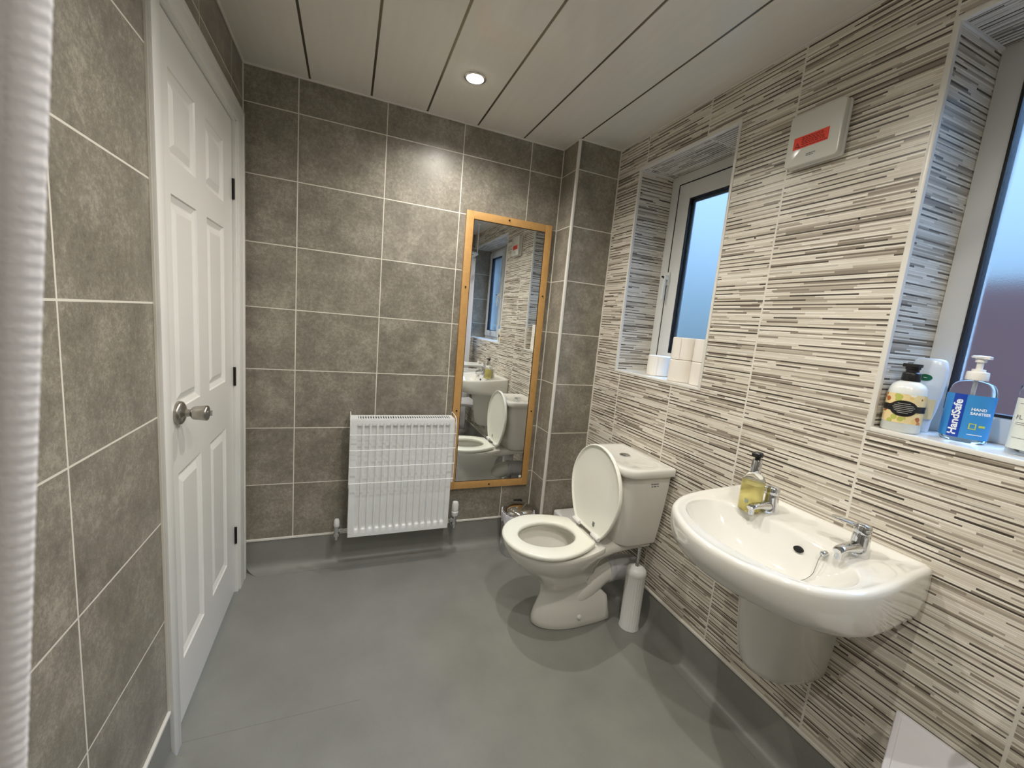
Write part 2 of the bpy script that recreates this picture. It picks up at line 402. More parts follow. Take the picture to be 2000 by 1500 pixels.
# coved vinyl skirting under the tiles
def skirt(name, pts, inward):
    """pts: wall line in plan, inward: unit vector into the room"""
    b = B(); prof = [(0.0, Z0-0.006), (0.004, Z0-0.006), (0.004, 0.045), (0.006, 0.032), (0.012, 0.020), (0.021, 0.011), (0.033, 0.005), (0.048, 0.0015), (0.060, 0.0006), (0.060, 0.0), (0.0, 0.0)]
    rings = []
    for (x, y), off in zip(pts, inward):
        rings.append([(x+off[0]*d, y+off[1]*d, z) for d, z in prof])
    b.loft(rings); return plain(name, b, M_floor, True)
skirt('baseboard_far', [(0, 0), (XB, 0)], [(1, -1), (-1, -1)])
skirt('baseboard_corner', [(XB, 0), (XB, -YB), (W, -YB)], [(-1, -1), (-1, -1), (-1, -1)])
skirt('baseboard_right', [(W, -YB), (W, -D)], [(-1, -1), (-1, 1)])
skirt('baseboard_left', [(0, -0.905), (0, -D)], [(1, 0), (1, 1)])
skirt('baseboard_back', [(0, -D), (W, -D)], [(1, 1), (-1, 1)])
# white cap trims over the skirting
tb = B()
tb.box(0, XB, -0.008, 0, Z0-0.006, Z0+0.004, bev=0.002); tb.box(XB-0.008, XB, -YB, 0, Z0-0.006, Z0+0.004, bev=0.002)
tb.box(XB-0.008, W, -YB-0.008, -YB, Z0-0.006, Z0+0.004, bev=0.002); tb.box(W-0.008, W, -D, -YB, Z0-0.006, Z0+0.004, bev=0.002)
tb.box(0, 0.008, -D, -0.905, Z0-0.006, Z0+0.004, bev=0.002)
plain('trim_2', tb, M_trim)
# ceiling edge bead
tb = B()
tb.box(0, XB, -0.010, 0, H-0.007, H, bev=0.002); tb.box(XB-0.008, XB, -YB, 0, H-0.007, H, bev=0.002); tb.box(XB, W, -YB-0.008, -YB, H-0.007, H, bev=0.002)
tb.box(W-0.006, W, -D, -YB, H-0.005, H, bev=0.002); tb.box(0, 0.008, -D, 0, H-0.006, H, bev=0.002)
plain('trim_3', tb, M_trim)
# quadrant trim on the pillar edge, silicone in the corners
tb = B(); tb.box(XB-0.003, XB+0.012, -YB-0.003, -YB+0.012, Z0, H, bev=0.005, seg=3); plain('trim_4', tb, M_trim, True)
tb = B(); tb.box(0, 0.004, -0.004, 0, Z0, H); tb.box(XB-0.004, XB, -0.004, 0, Z0, H); tb.box(W-0.005, W, -YB-0.005, -YB, Z0, H); tb.box(0, 0.005, -0.905, -0.898, Z0, 2.04)
plain('trim_5', tb, mat('grout_line', GROUT, 0.6))
# trims around the window openings
def win_trim(name, y0, y1, z0, z1, near=True):
    b = B(); t = 0.012; x0 = W-0.003; x1 = W+0.011
    b.box(x0, x1, y0-0.002, y0+t-0.002, z0-t+0.002, z1+t-0.002, bev=0.003)
    if near: b.box(x0, x1, y1-t+0.002, y1+0.002, z0-t+0.002, z1+t-0.002, bev=0.003)
    b.box(x0, x1, y1, y0, z1-0.002, z1+t-0.002, bev=0.003)
    b.box(x0, x1, y1, y0, z0-t+0.002, z0+0.002, bev=0.003)
    # corner bead between soffit and side
    b.box(W, W+REC, y0-0.006, y0, z1-0.006, z1)
    return plain(name, b, M_trim, True)
win_trim('trim_6', *WIN1); win_trim('trim_7', *WIN2, near=False)
# sill boards, white
plain('trim_8', B().box(W+0.005, W+REC, y1b+0.001, y1a-0.001, z1a-0.02, z1a+0.001, bev=0.002), M_upvc)
plain('trim_9', B().box(W+0.005, W+REC, y2b+0.001, y2a-0.001, z2a-0.02, z2a+0.001, bev=0.002), M_upvc)

# ================================================================== windows
XF = W+REC
def frame_loop(b, y0, y1, z0, z1, w, x0, x1, bev=0.004, wb=None):
    wb = wb or w
    b.box(x0, x1, y0-w, y0, z0, z1, bev=bev); b.box(x0, x1, y1, y1+w, z0, z1, bev=bev)
    b.box(x0+0.0004, x1, y1+w*0.5, y0-w*0.5, z1-w, z1-0.0003, bev=bev); b.box(x0+0.0004, x1, y1+w*0.5, y0-w*0.5, z0+0.0003, z0+wb, bev=bev)
def espag(parent, y, z, dx=0.0):
    XH = XF+dx; h = B(); h.box(XH-0.030, XH-0.018, y-0.010, y+0.010, z-0.03, z+0.035, bev=0.004)
    h.box(XH-0.052, XH-0.028, y-0.011, y+0.011, z-0.004, z+0.020, bev=0.005)
    h.box(XH-0.052, XH-0.040, y-0.008, y+0.008, z-0.105, z+0.016, bev=0.004)
    hd = h.make('handle', M_upvc, parent)
    k = B(); k.lathe([(0.0045, 0), (0.0045, -0.008), (0.003, -0.012)], (XH-0.050, y+0.003, z+0.010), 'X', 12); lk = k.make('lock_button', M_black, hd); lk['label'] = 'black push lock button'
w1 = thing('window_1', 'small frosted window with tilt handle, toilet rolls on its sill', 'window', (XF, -0.62, z1a)); del w1['label'], w1['category']; struct(w1)
b = B(); frame_loop(b, y1a, y1b, z1a, z1b, 0.065, XF, XF+0.06); b.make('frame', M_upvc, w1)
b = B(); frame_loop(b, -0.413, -0.840, 1.142, 2.026, 0.074, XF-0.005, XF+0.04, wb=0.070); b.make('sash', M_upvc, w1)
b = B(); frame_loop(b, -0.487, -0.765, 1.212, 1.952, 0.006, XF-0.003, XF+0.02, bev=0.001); b.make('gasket', M_gasket, w1)
b = B(); frame_loop(b, -0.4931, -0.7589, 1.2181, 1.9459, 0.012, XF+0.016, XF+0.024, bev=0.001); b.make('spacer_bar', mat('grey_spacer', srgb(90, 96, 104), 0.5), w1)
B().box(XF+0.006, XF+0.012, -0.768, -0.484, 1.209, 1.955).make('glass', M_frost, w1, smooth=False)
b = B(); frame_loop(b, -0.4085, -0.8445, 1.1375, 2.0305, 0.0045, XF-0.0052, XF+0.0005, bev=0.0); b.make('sash_seal', M_gasket, w1)
espag(w1, -0.424, 1.575, 0.013)
w2 = thing('window_2', '', '', (XF, -2.0, z2a)); del w2['label'], w2['category']; struct(w2)
b = B(); frame_loop(b, y2a, y2b+0.001, z2a, z2b, 0.055, XF, XF+0.06, wb=0.066); b.box(XF, XF+0.06, -2.06, -2.0, z2a, z2b, bev=0.003); b.make('frame', M_upvc, w2)
b = B(); frame_loop(b, -2.065, -2.52, z2a+0.03, z2b-0.03, 0.06, XF-0.018, XF+0.04); b.make('sash', M_upvc, w2)
b = B(); frame_loop(b, -1.541, -2.002, 1.166, 2.020, 0.007, XF-0.003, XF+0.03, bev=0.001); frame_loop(b, -2.125, -2.460, 1.190, 1.983, 0.006, XF-0.012, XF+0.03, bev=0.001); b.make('gasket', M_gasket, w2)
B().box(XF+0.008, XF+0.014, -2.005, -1.538, 1.163, 2.022).make('glass', M_frost, w2, smooth=False)
B().box(XF+0.006, XF+0.012, -2.463, -2.122, 1.187, 1.986).make('glass', M_frost, w2, smooth=False)
espag(w2, -2.095, 1.56)

# ================================================================== door
dr = thing('door_1', '', '', (0, -0.5, 0)); del dr['label'], dr['category']; struct(dr)
b = B()
# architrave on the tiled wall, lining inside the opening
b.box(0.0, 0.014, -0.904, -0.856, 0.0, 2.016, bev=0.003); b.box(0.0, 0.014, -0.138, -0.045, 0.0, 2.016, bev=0.003); b.box(0.0005, 0.0145, -0.90, -0.048, 1.952, 2.015, bev=0.003)
b.box(0.010, 0.017, -0.068, -0.045, 0.0, 2.017, bev=0.003); b.box(0.0102, 0.0172, -0.90, -0.046, 1.998, 2.0165, bev=0.003)
b.box(-TK, 0.006, -0.868, -0.845, 0.0, 1.965); b.box(-TK, 0.006, -0.152, -0.130, 0.0, 1.965); b.box(-TK, 0.006, -0.86, -0.14, 1.948, 1.9655)
b.make('frame', M_white, dr)
# leaf with six raised-and-fielded panels: height field on a grid
PAN = [(-0.762, -0.565, 1.625, 1.832), (-0.470, -0.272, 1.625, 1.832), (-0.762, -0.565, 0.968, 1.535), (-0.470, -0.272, 0.968, 1.535), (-0.762, -0.565, 0.200, 0.785), (-0.470, -0.272, 0.200, 0.785)]
XD = -0.006
def door_x(y, z):
    for a, b_, c, d in PAN:
        if a <= y <= b_ and c <= z <= d:
            e = min(y-a, b_-y, z-c, d-z)
            if e < 0.003: return XD-0.004*e/0.003
            if e < 0.016: return XD-0.004-0.006*(e-0.003)/0.013
            if e < 0.020: return XD-0.010
            if e < 0.040: return XD-0.010+0.0075*(e-0.020)/0.020
            return XD-0.0025
    return XD
ys = {DY0, DY1}; zs = {0.012, DZ}
for a, b_, c, d in PAN:
    for t in (0, 0.003, 0.016, 0.020, 0.040): ys |= {round(a+t, 5), round(b_-t, 5)}; zs |= {round(c+t, 5), round(d-t, 5)}
ys = sorted(ys); zs = sorted(zs)
# diagonal mitres need square cells: build each panel from nested rings, the flat rest as strips
b = B()
def rect(a, b_, c, d, e): 
    x = door_x(a+e+1e-6, (c+d)/2) if e > 0 else XD
    return [(x, a+e, c+e), (x, b_-e, c+e), (x, b_-e, d-e), (x, a+e, d-e)]
for P_ in PAN:
    b.loft([rect(*P_, t) for t in (0, 0.003, 0.016, 0.020, 0.040)], cap0=False, cap1=True)
yb = [DY1, -0.762, -0.565, -0.470, -0.272, DY0]; zb = [0.012, 0.200, 0.785, 0.968, 1.535, 1.625, 1.832, DZ]
for i in range(5):
    for j in range(7):
        if i in (1, 3) and j in (1, 3, 5): continue
        b.add([(XD, yb[i], zb[j]), (XD, yb[i+1], zb[j]), (XD, yb[i+1], zb[j+1]), (XD, yb[i], zb[j+1])], [(0, 1, 2, 3)])
b.add([(XD, DY1, .012), (XD, DY0, .012), (XD, DY0, DZ), (XD, DY1, DZ), (XD-.036, DY1, .012), (XD-.036, DY0, .012), (XD-.036, DY0, DZ), (XD-.036, DY1, DZ)],
      [(0, 1, 5, 4), (1, 2, 6, 5), (2, 3, 7, 6), (3, 0, 4, 7), (4, 5, 6, 7)])
me_ = b.make('leaf', M_white, dr, smooth=False)
bm = bmesh.new(); bm.from_mesh(me_.data); bmesh.ops.remove_doubles(bm, verts=bm.verts, dist=1e-5); bmesh.ops.recalc_face_normals(bm, faces=bm.faces); bm.to_mesh(me_.data); bm.free()
for z in (0.27, 0.97, 1.70):
    h = B(); h.box(-0.010, 0.001, -0.1555, -0.1525, z-0.038, z+0.038); h.lathe([(0.0045, -0.038), (0.0045, 0.038)], (-0.001, -0.1535, z), 'Z', 12)
    hg = h.make('hinge', M_brown, dr); hg['label'] = 'dark metal hinge'
kb = B(); yk, zk = -0.757, 0.959
kb.lathe([(0.033, -0.006), (0.033, 0.0), (0.031, 0.005), (0.024, 0.009), (0.015, 0.011), (0.011, 0.014), (0.010, 0.024), (0.012, 0.026), (0.016, 0.028), (0.0185, 0.032), (0.0215, 0.058), (0.0215, 0.062), (0.0195, 0.0645)], (0.0, yk, zk), 'X', 36)
kn = kb.make('door_knob', M_satin, dr); kn['label'] = 'satin metal door knob with thumb turn'
B().lathe([(0.008, 0.062), (0.008, 0.0655), (0.0, 0.066)], (0, yk, zk), 'X', 16).box(0.064, 0.074, yk-0.002, yk+0.002, zk-0.008, zk+0.008, bev=0.001).make('thumb_turn', M_chrome, kn)

# ================================================================== downlights
def downlight(y, label):
    t = thing('ceiling_downlight', label, 'light', (LIGHT_X, y, H), 'round downlights along the ceiling')
    B().lathe([(0.033, -0.0005), (0.034, -0.004), (0.041, -0.003), (0.044, -0.0012), (0.044, 0.0), (0.033, 0.0)], (LIGHT_X, y, H), 'Z', 40, cap0=False, cap1=False).make('bezel', M_chrome, t)
    B().lathe([(0.033, -0.0020), (0.028, -0.0065), (0.018, -0.0100), (0.0001, -0.0115)], (LIGHT_X, y, H), 'Z', 32, cap0=False, cap1=False).make('lens', M_glow, t)
    ld = bpy.data.lights.new('lamp', 'SPOT'); ld.energy = LIGHT_W; ld.color = (1.0, 0.955, 0.875); ld.spot_size = math.radians(158); ld.spot_blend = 0.9; ld.shadow_soft_size = 0.013
    lo = bpy.data.objects.new('lamp', ld); COL.objects.link(lo); lo.parent = t; lo.location = (0, 0, -0.032)
downlight(LIGHT_Y[0], 'lit round downlight in the ceiling nearest the far wall')
downlight(LIGHT_Y[1], 'second downlight from the far wall, set in the ceiling beyond the small window')
downlight(LIGHT_Y[2], 'third downlight from the far wall, in the ceiling over the washbasin end')
downlight(LIGHT_Y[3], 'downlight in the ceiling behind the shower curtain rail')

# ================================================================== mirror
mr = thing('wall_mirror', 'tall rectangular wall mirror in a light wood frame beside the radiator', 'mirror', (1.195, -0.012, 0.355))
mx0, mx1, mz0, mz1, fw = 0.957, 1.434, 0.355, 1.826, 0.038
b = B(); 
b.box(mx0, mx0+fw, -0.022, -0.002, mz0, mz1, bev=0.0015); b.box(mx1-fw, mx1, -0.022, -0.002, mz0, mz1, bev=0.0015)
b.box(mx0+fw-0.0005, mx1-fw+0.0005, -0.0219, -0.002, mz1-fw, mz1-0.0003, bev=0.0015); b.box(mx0+fw-0.0005, mx1-fw+0.0005, -0.0219, -0.002, mz0+0.0003, mz0+fw+0.003, bev=0.0015)
b.make('frame', M_wood, mr)
B().box(mx0+fw-0.002, mx1-fw+0.002, -0.018, -0.012, mz0+fw, mz1-fw+0.002).make('mirror_glass', M_mirror, mr, smooth=False)
b = B(); bw = 0.0035
b.box(mx0+fw, mx0+fw+bw, -0.0195, -0.0178, mz0+fw, mz1-fw); b.box(mx1-fw-bw, mx1-fw, -0.0195, -0.0178, mz0+fw, mz1-fw); b.box(mx0+fw, mx1-fw, -0.0194, -0.0178, mz1-fw-bw, mz1-fw); b.box(mx0+fw, mx1-fw, -0.0194, -0.0178, mz0+fw+0.003, mz0+fw+0.003+bw)
b.make('inner_edge', mat('dark_wood_edge', srgb(70, 50, 30), 0.5), mr)
for x, z in ((1.184, 1.812), (1.195, 0.374), (0.976, 1.45), (0.976, 0.80), (1.415, 1.45), (1.415, 0.80)):
    B().lathe([(0.0042, -0.002), (0.0042, 0.0012), (0.002, 0.0016)], (x, -0.0235, z), 'Y', 14).make('screw', M_brown, mr)

# ================================================================== radiator
rx0, rx1, rz0, rz1, ry0, ry1 = 0.452, 0.945, 0.186, 0.772, -0.120, -0.035
rd = thing('radiator', 'white panel radiator on the far wall with fluted front and top grille', 'radiator', (0.70, -0.08, rz0))
b = B(); nx = 14*8; x_in0, x_in1 = rx0+0.022, rx1-0.018; zs = [rz0, rz0+0.012, rz0+0.030, rz0+0.037, rz0+0.044, rz0+0.056] + [rz0+0.056+(rz1-0.030-rz0-0.056-0.02)*k/10 for k in range(1, 11)] + [rz1-0.040, rz1-0.033, rz1-0.0285, rz1-0.024, rz1-0.010, rz1]
xs = [rx0] + [x_in0+(x_in1-x_in0)*k/nx for k in range(nx+1)] + [rx1]
def ry(x, z):
    if x < x_in0-1e-6 or x > x_in1+1e-6: return ry0
    f = (x-x_in0)/(x_in1-x_in0)*14 % 1.0
    e = min(max((z-(rz0+0.030))/0.014, 0), 1) * min(max(((rz1-0.024)-z)/0.009, 0), 1)
    d = min(max((min(f, 1-f)-0.10)/0.14, 0), 1); d = d*d*(3-2*d)
    return ry0 + 0.0125*d*e
V = [(x, ry(x, z), z) for z in zs for x in xs]; nX = len(xs)
F = [(j*nX+i, j*nX+i+1, (j+1)*nX+i+1, (j+1)*nX+i) for j in range(len(zs)-1) for i in range(nX-1)]
b.add(V, F)
b.box(rx0, rx1, ry0+0.0005, ry0+0.012, rz0, rz0+0.006); b.box(rx0, rx0+0.006, ry0+0.0005, ry0+0.014, rz0, rz1, bev=0.002); b.box(rx1-0.006, rx1, ry0+0.0005, ry0+0.014, rz0, rz1, bev=0.002); b.box(rx0, rx1, ry0+0.0005, ry0+0.014, rz1-0.006, rz1)
b.box(rx0+0.004, rx1-0.004, ry0+0.014, ry0+0.018, rz0+0.004, rz1-0.004)
b.make('front_panel', M_rad, rd, ang=50)
B().box(rx0, rx1, ry1-0.012, ry1, rz0, rz1-0.002, bev=0.004).make('rear_panel', M_rad, rd)
B().box(rx0-0.002, rx0+0.001, ry0+0.004, ry1-0.003, rz0+0.02, rz1+0.006, bev=0.001).make('side_panel', M_rad, rd); B().box(rx1-0.001, rx1+0.002, ry0+0.004, ry1-0.003, rz0+0.02, rz1+0.006, bev=0.001).make('side_panel', M_rad, rd)
b = B(); gz = rz1+0.008
b.box(rx0, rx1, ry0+0.003, ry0+0.014, gz-0.008, gz, bev=0.002); b.box(rx0, rx1, ry1-0.014, ry1-0.002, gz-0.008, gz, bev=0.002)
b.box(rx0, rx0+0.03, ry0+0.006, ry1-0.006, gz-0.006, gz-0.0005); b.box(rx1-0.02, rx1, ry0+0.006, ry1-0.006, gz-0.006, gz-0.0005)
for k in range(38):
    x = rx0+0.03+(rx1-rx0-0.05)*(k+0.5)/38; b.box(x-0.0024, x+0.0024, ry0+0.006, ry1-0.006, gz-0.005, gz-0.0008)
b.make('top_grille', M_rad, rd)
b = B()
for k in range(44):
    x = rx0+0.02+(rx1-rx0-0.04)*k/43; b.box(x-0.0012, x+0.0012, ry0+0.02, ry1-0.014, rz0+0.03, rz1-0.05)
b.make('convector_fins', mat('grey_fin_steel', srgb(110, 110, 108), 0.5), rd)
def valve(x, sgn, trv):
    v = B(); z = 0.208; y = -0.078
    v.lathe([(0.010, 0), (0.010, 0.012), (0.014, 0.013), (0.014, 0.026), (0.009, 0.028), (0.009, 0.055)], (x if sgn > 0 else x, y, z), 'X', 20) if sgn > 0 else v.lathe([(0.010, 0), (0.010, -0.012), (0.014, -0.013), (0.014, -0.026), (0.009, -0.028), (0.009, -0.055)], (x, y, z), 'X', 20)
    v.lathe([(0.012, -0.030), (0.014, -0.028), (0.014, -0.014), (0.011, -0.012), (0.011, 0.014), (0.013, 0.016), (0.013, 0.024)], (x, y, z), 'Z', 20)
    vo = v.make('valve_body', M_chrome, rd)
    c = B()
    if trv: c.lathe([(0.0165, 0.024), (0.0185, 0.027), (0.019, 0.046), (0.0165, 0.049), (0.0175, 0.052), (0.0165, 0.094), (0.0145, 0.100), (0.0, 0.1005)], (x, y, z), 'Z', 28)
    else: c.lathe([(0.012, 0.022), (0.0135, 0.025), (0.0125, 0.050), (0.009, 0.059), (0.0, 0.061)], (x, y, z), 'Z', 24)
    co = c.make('valve_cap', M_plast, vo); co['label'] = 'white thermostatic valve head' if trv else 'white plastic valve cap'
    if trv:
        for k in range(12):
            pass
        r_ = B()
        for k in range(14):
            a = 2*PI*k/14; r_.box(x+0.0168*math.cos(a)-0.001, x+0.0168*math.cos(a)+0.001, y+0.0168*math.sin(a)-0.001, y+0.0168*math.sin(a)+0.001, z+0.055, z+0.09)
        r_.make('grip_ribs', M_plast, vo)
    B().tube(smoothpath([(x, y, z-0.024), (x, y, z-0.040), (x, y+0.006, z-0.050), (x, y+0.020, z-0.054), (x, -0.005, z-0.054)], 5), 0.0075, 14).make('pipe', M_chrome, vo)
    return vo
valve(0.402, +1, False); valve(0.992, -1, True)

# wire airer hooked over the radiator
wa = B(); wy = -0.150; zz = (0.711, 0.636, 0.555, 0.474); r = 0.0021
for sx in (0.449, 0.948):
    wa.tube(smoothpath([(sx, -0.026, 0.752), (sx, -0.026, 0.785), (sx, -0.034, 0.796), (sx, -0.08, 0.796), (sx, -0.125, 0.790), (sx, wy+0.008, 0.770), (sx, wy, 0.742), (sx, wy, 0.60), (sx, wy, 0.48), (sx, wy+0.004, 0.455), (sx, wy+0.016, 0.447), (sx, wy+0.024, 0.458), (sx, wy+0.0255, 0.50), (sx, wy+0.026, 0.70), (sx, -0.125+0.001, 0.765)], 5), r, 8)
for z in zz: wa.tube([(0.447, wy-0.003, z), (0.950, wy-0.003, z)], r, 8)
tag(wa.make('radiator_airer', M_wire, at=(0.70, wy, 0.447)), 'white wire clothes airer of four rails hooked over the radiator', 'clothes airer')

# ================================================================== pedal bin
bx, by = 1.350, -0.118
pbn = thing('pedal_bin', 'small round chrome bin with a white bag, in the corner behind the toilet', 'bin', (bx, by, 0))
B().lathe([(0.082, 0.0), (0.084, 0.004), (0.084, 0.02), (0.086, 0.022), (0.088, 0.222), (0.086, 0.226)], (bx, by, 0), 'Z', 40).make('body', M_chrome, pbn)
b = B(); rings = []
for (rr, z) in ((0.0895, 0.185), (0.0915, 0.200), (0.0935, 0.228), (0.0945, 0.240), (0.0935, 0.246), (0.088, 0.244)):
    rings.append([(bx+(rr+0.0022*math.sin(k*1.7+z*90)+0.0014*math.sin(k*2.9))*math.cos(2*PI*k/72), by+(rr+0.0022*math.sin(k*1.7+z*90)+0.0014*math.sin(k*2.9))*math.sin(2*PI*k/72), z+(0.008*math.sin(k*0.9)+0.005*math.sin(k*2.3) if z < 0.19 else 0)) for k in range(72)])
b.loft(rings, cap0=False, cap1=False); b.make('bin_bag', M_bag, pbn)
B().lathe([(0.086, 0.246), (0.088, 0.250), (0.087, 0.256), (0.076, 0.268), (0.055, 0.278), (0.028, 0.283), (0.0, 0.284)], (bx, by, 0), 'Z', 48).make('lid', M_lidc, pbn)
B().box(bx+0.005, bx+0.055, by+0.070, by+0.092, 0.236, 0.272, bev=0.004).make('hinge', M_black, pbn)

# low white boxing behind the toilet
tag(B().box(1.545, W-0.0005, -0.400, -YB-0.010, 0.0, 0.262, bev=0.012, seg=3).make('pipe_boxing', M_plast, at=(1.63, -0.29, 0)), 'low white boxing on the floor between the toilet and the corner pillar', 'box')

# ================================================================== toilet
TC = -0.672
def egg(xf, xb, hw, yc, z, n=48, tail=0.62, p=2.0):
    """plan outline: round nose towards -x, sides drawn in to a flat tail; widest about half way back"""
    out = []; xm = xf+(xb-xf)*0.50; nose = n//2; q = n//4
    for k in range(nose+1):                       # from +hw round the nose to -hw
        a = PI/2+PI*k/nose; c, s_ = math.cos(a), math.sin(a)
        out.append((xm+(xm-xf)*c, yc+hw*s_))
    def side(t): return 1-(1-tail)*(0.25*t+0.75*t**2.2)
    for k in range(1, q-1):
        t = k/(q-2); out.append((xm+(xb-xm)*t*(0.97), yc-hw*side(t)))
    out.append((xb-(xb-xm)*0.008, yc-hw*tail*0.95)); out.append((xb, yc-hw*tail*0.88)); out.append((xb, yc+hw*tail*0.88)); out.append((xb-(xb-xm)*0.008, yc+hw*tail*0.95))
    for k in range(q-2, 0, -1):
        t = k/(q-2); out.append((xm+(xb-xm)*t*(0.97), yc+hw*side(t)))
    return [(x, y, z(x) if callable(z) else z) for x, y in out]
def oval(xf, xb, hw, yc, z, n=48, tail=0.9, p=2.0):
    xm = (xf+xb)/2+0.01
    o = [((xm+(xb-xm)*math.cos(PI/2+2*PI*k/n) if math.cos(PI/2+2*PI*k/n) > 0 else xm+(xm-xf)*math.cos(PI/2+2*PI*k/n)), yc+hw*math.sin(PI/2+2*PI*k/n), z) for k in range(n)]
    return o
tl = thing('toilet', 'white close-coupled toilet with its lid raised, beside the washbasin', 'toilet', (1.40, TC, 0))
b = B()
prof = [(0.0, 1.212, 1.560, .083), (.006, 1.206, 1.566, .087), (.03, 1.208, 1.563, .085), (.06, 1.216, 1.556, .083), (.09, 1.228, 1.552, .079), (.115, 1.236, 1.548, .070), (.14, 1.240, 1.520, .065), (.165, 1.238, 1.46, .066), (.19, 1.228, 1.43, .073), (.23, 1.194, 1.42, .096), (.27, 1.146, 1.43, .124), (.31, 1.100, 1.44, .150), (.345, 1.070, 1.455, .168), (.372, 1.056, 1.462, .176), (.386, 1.052, 1.462, .178), (.392, 1.056, 1.460, .175)]
rings = [egg(xf, xb, hw, TC, z, 56, 0.72 if z > .3 else 0.86) for z, xf, xb, hw in prof]
inner = [(.392, 1.100, 1.420, .130), (.386, 1.112, 1.410, .120), (.372, 1.100, 1.420, .130), (.355, 1.098, 1.420, .130), (.34, 1.104, 1.414, .124), (.30, 1.130, 1.395, .104), (.26, 1.165, 1.370, .080), (.23, 1.20, 1.35, .058), (.21, 1.23, 1.33, .040)]
NR = len(rings[0]); rings += [oval(xf, xb, hw, TC, z, NR) for z, xf, xb, hw in inner]
b.loft(rings)
# back ledge carrying the cistern
led = []
for x, hw, zt, zb_ in ((1.40, .150, .391, .345), (1.46, .126, .391, .335), (1.52, .108, .389, .335), (1.58, .104, .386, .342), (1.64, .110, .384, .352), (1.70, .114, .383, .358)):
    rg = []
    for k in range(24):
        a = 2*PI*k/24; c, s = math.cos(a), math.sin(a)
        rg.append((x, TC+hw*abs(c)**0.45*(1 if c >= 0 else -1), (zt+zb_)/2+(zt-zb_)/2*abs(s)**0.5*(1 if s >= 0 else -1)))
    led.append(rg)
b.loft(led)
# trapway rising to the outlet
b.tube(smoothpath([(1.34, TC, 0.095), (1.37, TC-.006, 0.105), (1.42, TC-.014, 0.133), (1.48, TC-.012, 0.168), (1.540, TC-.004, 0.197), (1.600, TC, 0.207)], 6), lambda t: 0.036+0.024*min(t*3.2, 1)-0.007*t, 32)
b.make('pan', M_cer, tl, ang=60)
B().lathe([(0.052, 0.2125), (0.0, 0.2126)], (1.28, TC, 0), 'Z', 32, sx=1.1, cap0=False, cap1=False).make('water', M_water, tl)
b = B(); b.lathe([(.050, 0), (.058, 0), (.061, .003), (.061, .026), (.058, .030)], (1.562, TC, 0.206), 'X', 36)
b.tube(smoothpath([(1.585, TC, 0.206), (1.640, TC, 0.204), (1.665, TC-.004, 0.200), (1.69, TC-.006, 0.196), (W-0.0005, TC-.006, 0.194)], 6), 0.0570, 32)
wp = b.make('waste_connector', M_greyplast, tl); wp['label'] = 'pale grey plastic waste pipe bend'
B().lathe([(0.010, 0), (0.011, -0.004), (0.008, -0.010), (0.0, -0.012)], (1.395, TC-0.081, 0.052), 'Y', 18).make('bolt_cap', M_plast, tl)
# seat ring
def slab(outer, inner_, z0, z1, m, name, parent, r=0.006):
    b = B(); n = len(outer)
    def off(ring, c, d):
        o = []
        for i, p in enumerate(ring):
            a, q = ring[i-1], ring[(i+1) % n]; tx, ty = q[0]-a[0], q[1]-a[1]; l = math.hypot(tx, ty) or 1
            o.append((p[0]-ty/l*d*c, p[1]+tx/l*d*c))
        return o
    O = [off(outer, 1, d) for d in (0, 0)]
    oR = [(outer, z0, r), (outer, z0+r, 0), (outer, z1-r, 0), (outer, z1-r*0.3, r*0.35), (outer, z1, r*1.2)]
    rings = []
    for ring, z, d in oR: rings.append([(x, y, z) for x, y in off(ring, 1, d)])
    for ring, z, d in ((inner_, z1, -r*1.2), (inner_, z1-r*0.3, -r*0.35), (inner_, z1-r, 0), (inner_, z0+r, 0), (inner_, z0, -r)): rings.append([(x, y, z) for x, y in off(ring, 1, d)])
    rings.append(rings[0]); b.loft(rings, cap0=False, cap1=False)
    return b.make(name, m, parent, ang=70)
so = egg(1.046, 1.412, 0.183, TC, 0, 72, 0.64); si = oval(1.112, 1.362, 0.103, TC-0.002, 0, len(so))
slab([(p[0], p[1]) for p in so], [(p[0], p[1]) for p in si], 0.394, 0.417, M_seat, 'seat', tl, 0.008)
# raised lid, leaning very slightly back against the cistern
LX0, LTIL = 1.441, 0.018
lo_ = egg(0.0, 0.385, 0.186, 0, 0, 72, 0.56)     # x -> height from the top end
def lidp(h, s, d):        # h: height above hinge, s: sideways, d: depth towards the room (-x)
    return (LX0+LTIL*h/0.38-d, TC+s, 0.413+h)
b = B(); n = len(lo_)
def inset(k):
    cxm, = (0.19,); return [(0.19+(p[0]-0.19)*(1-k/0.19), p[1]*(1-k/0.183)) for p in lo_]
rings = []
for k, d in ((0.010, -0.014), (0.002, -0.011), (0.0, -0.006), (0.0, 0.002), (0.002, 0.0055), (0.005, 0.006), (0.0075, 0.0045), (0.010, 0.000), (0.015, -0.0015), (0.08, -0.002)):
    rings.append([lidp(0.385-x, s, d) for x, s in inset(k)])
b.loft(rings)
ld_ = b.make('lid', M_seat, tl, ang=70)
b = B()
for i, (w_, yy) in enumerate(((0.016, 0), (0.013, 0), (0.016, 0), (0.011, 0))):
    z = 0.462-0.0052*i; p = lidp(z-0.413, -0.035, -0.0005); b.box(p[0]-0.0010, p[0]+0.003, p[1]-w_/2, p[1]+w_/2, z-0.0012, z+0.0012)
b.make('care_label', M_ink, ld_)
for s in (-0.078, 0.078):
    b = B(); b.lathe([(0.0085, -0.027), (0.0098, -0.025), (0.0098, 0.025), (0.0085, 0.027)], (1.430, TC+s, 0.419), 'Y', 20); b.lathe([(0.016, 0.391), (0.016, 0.401), (0.010, 0.405), (0.010, 0.415)], (1.432, TC+s, 0), 'Z', 20)
    b.make('hinge', M_plast, tl)
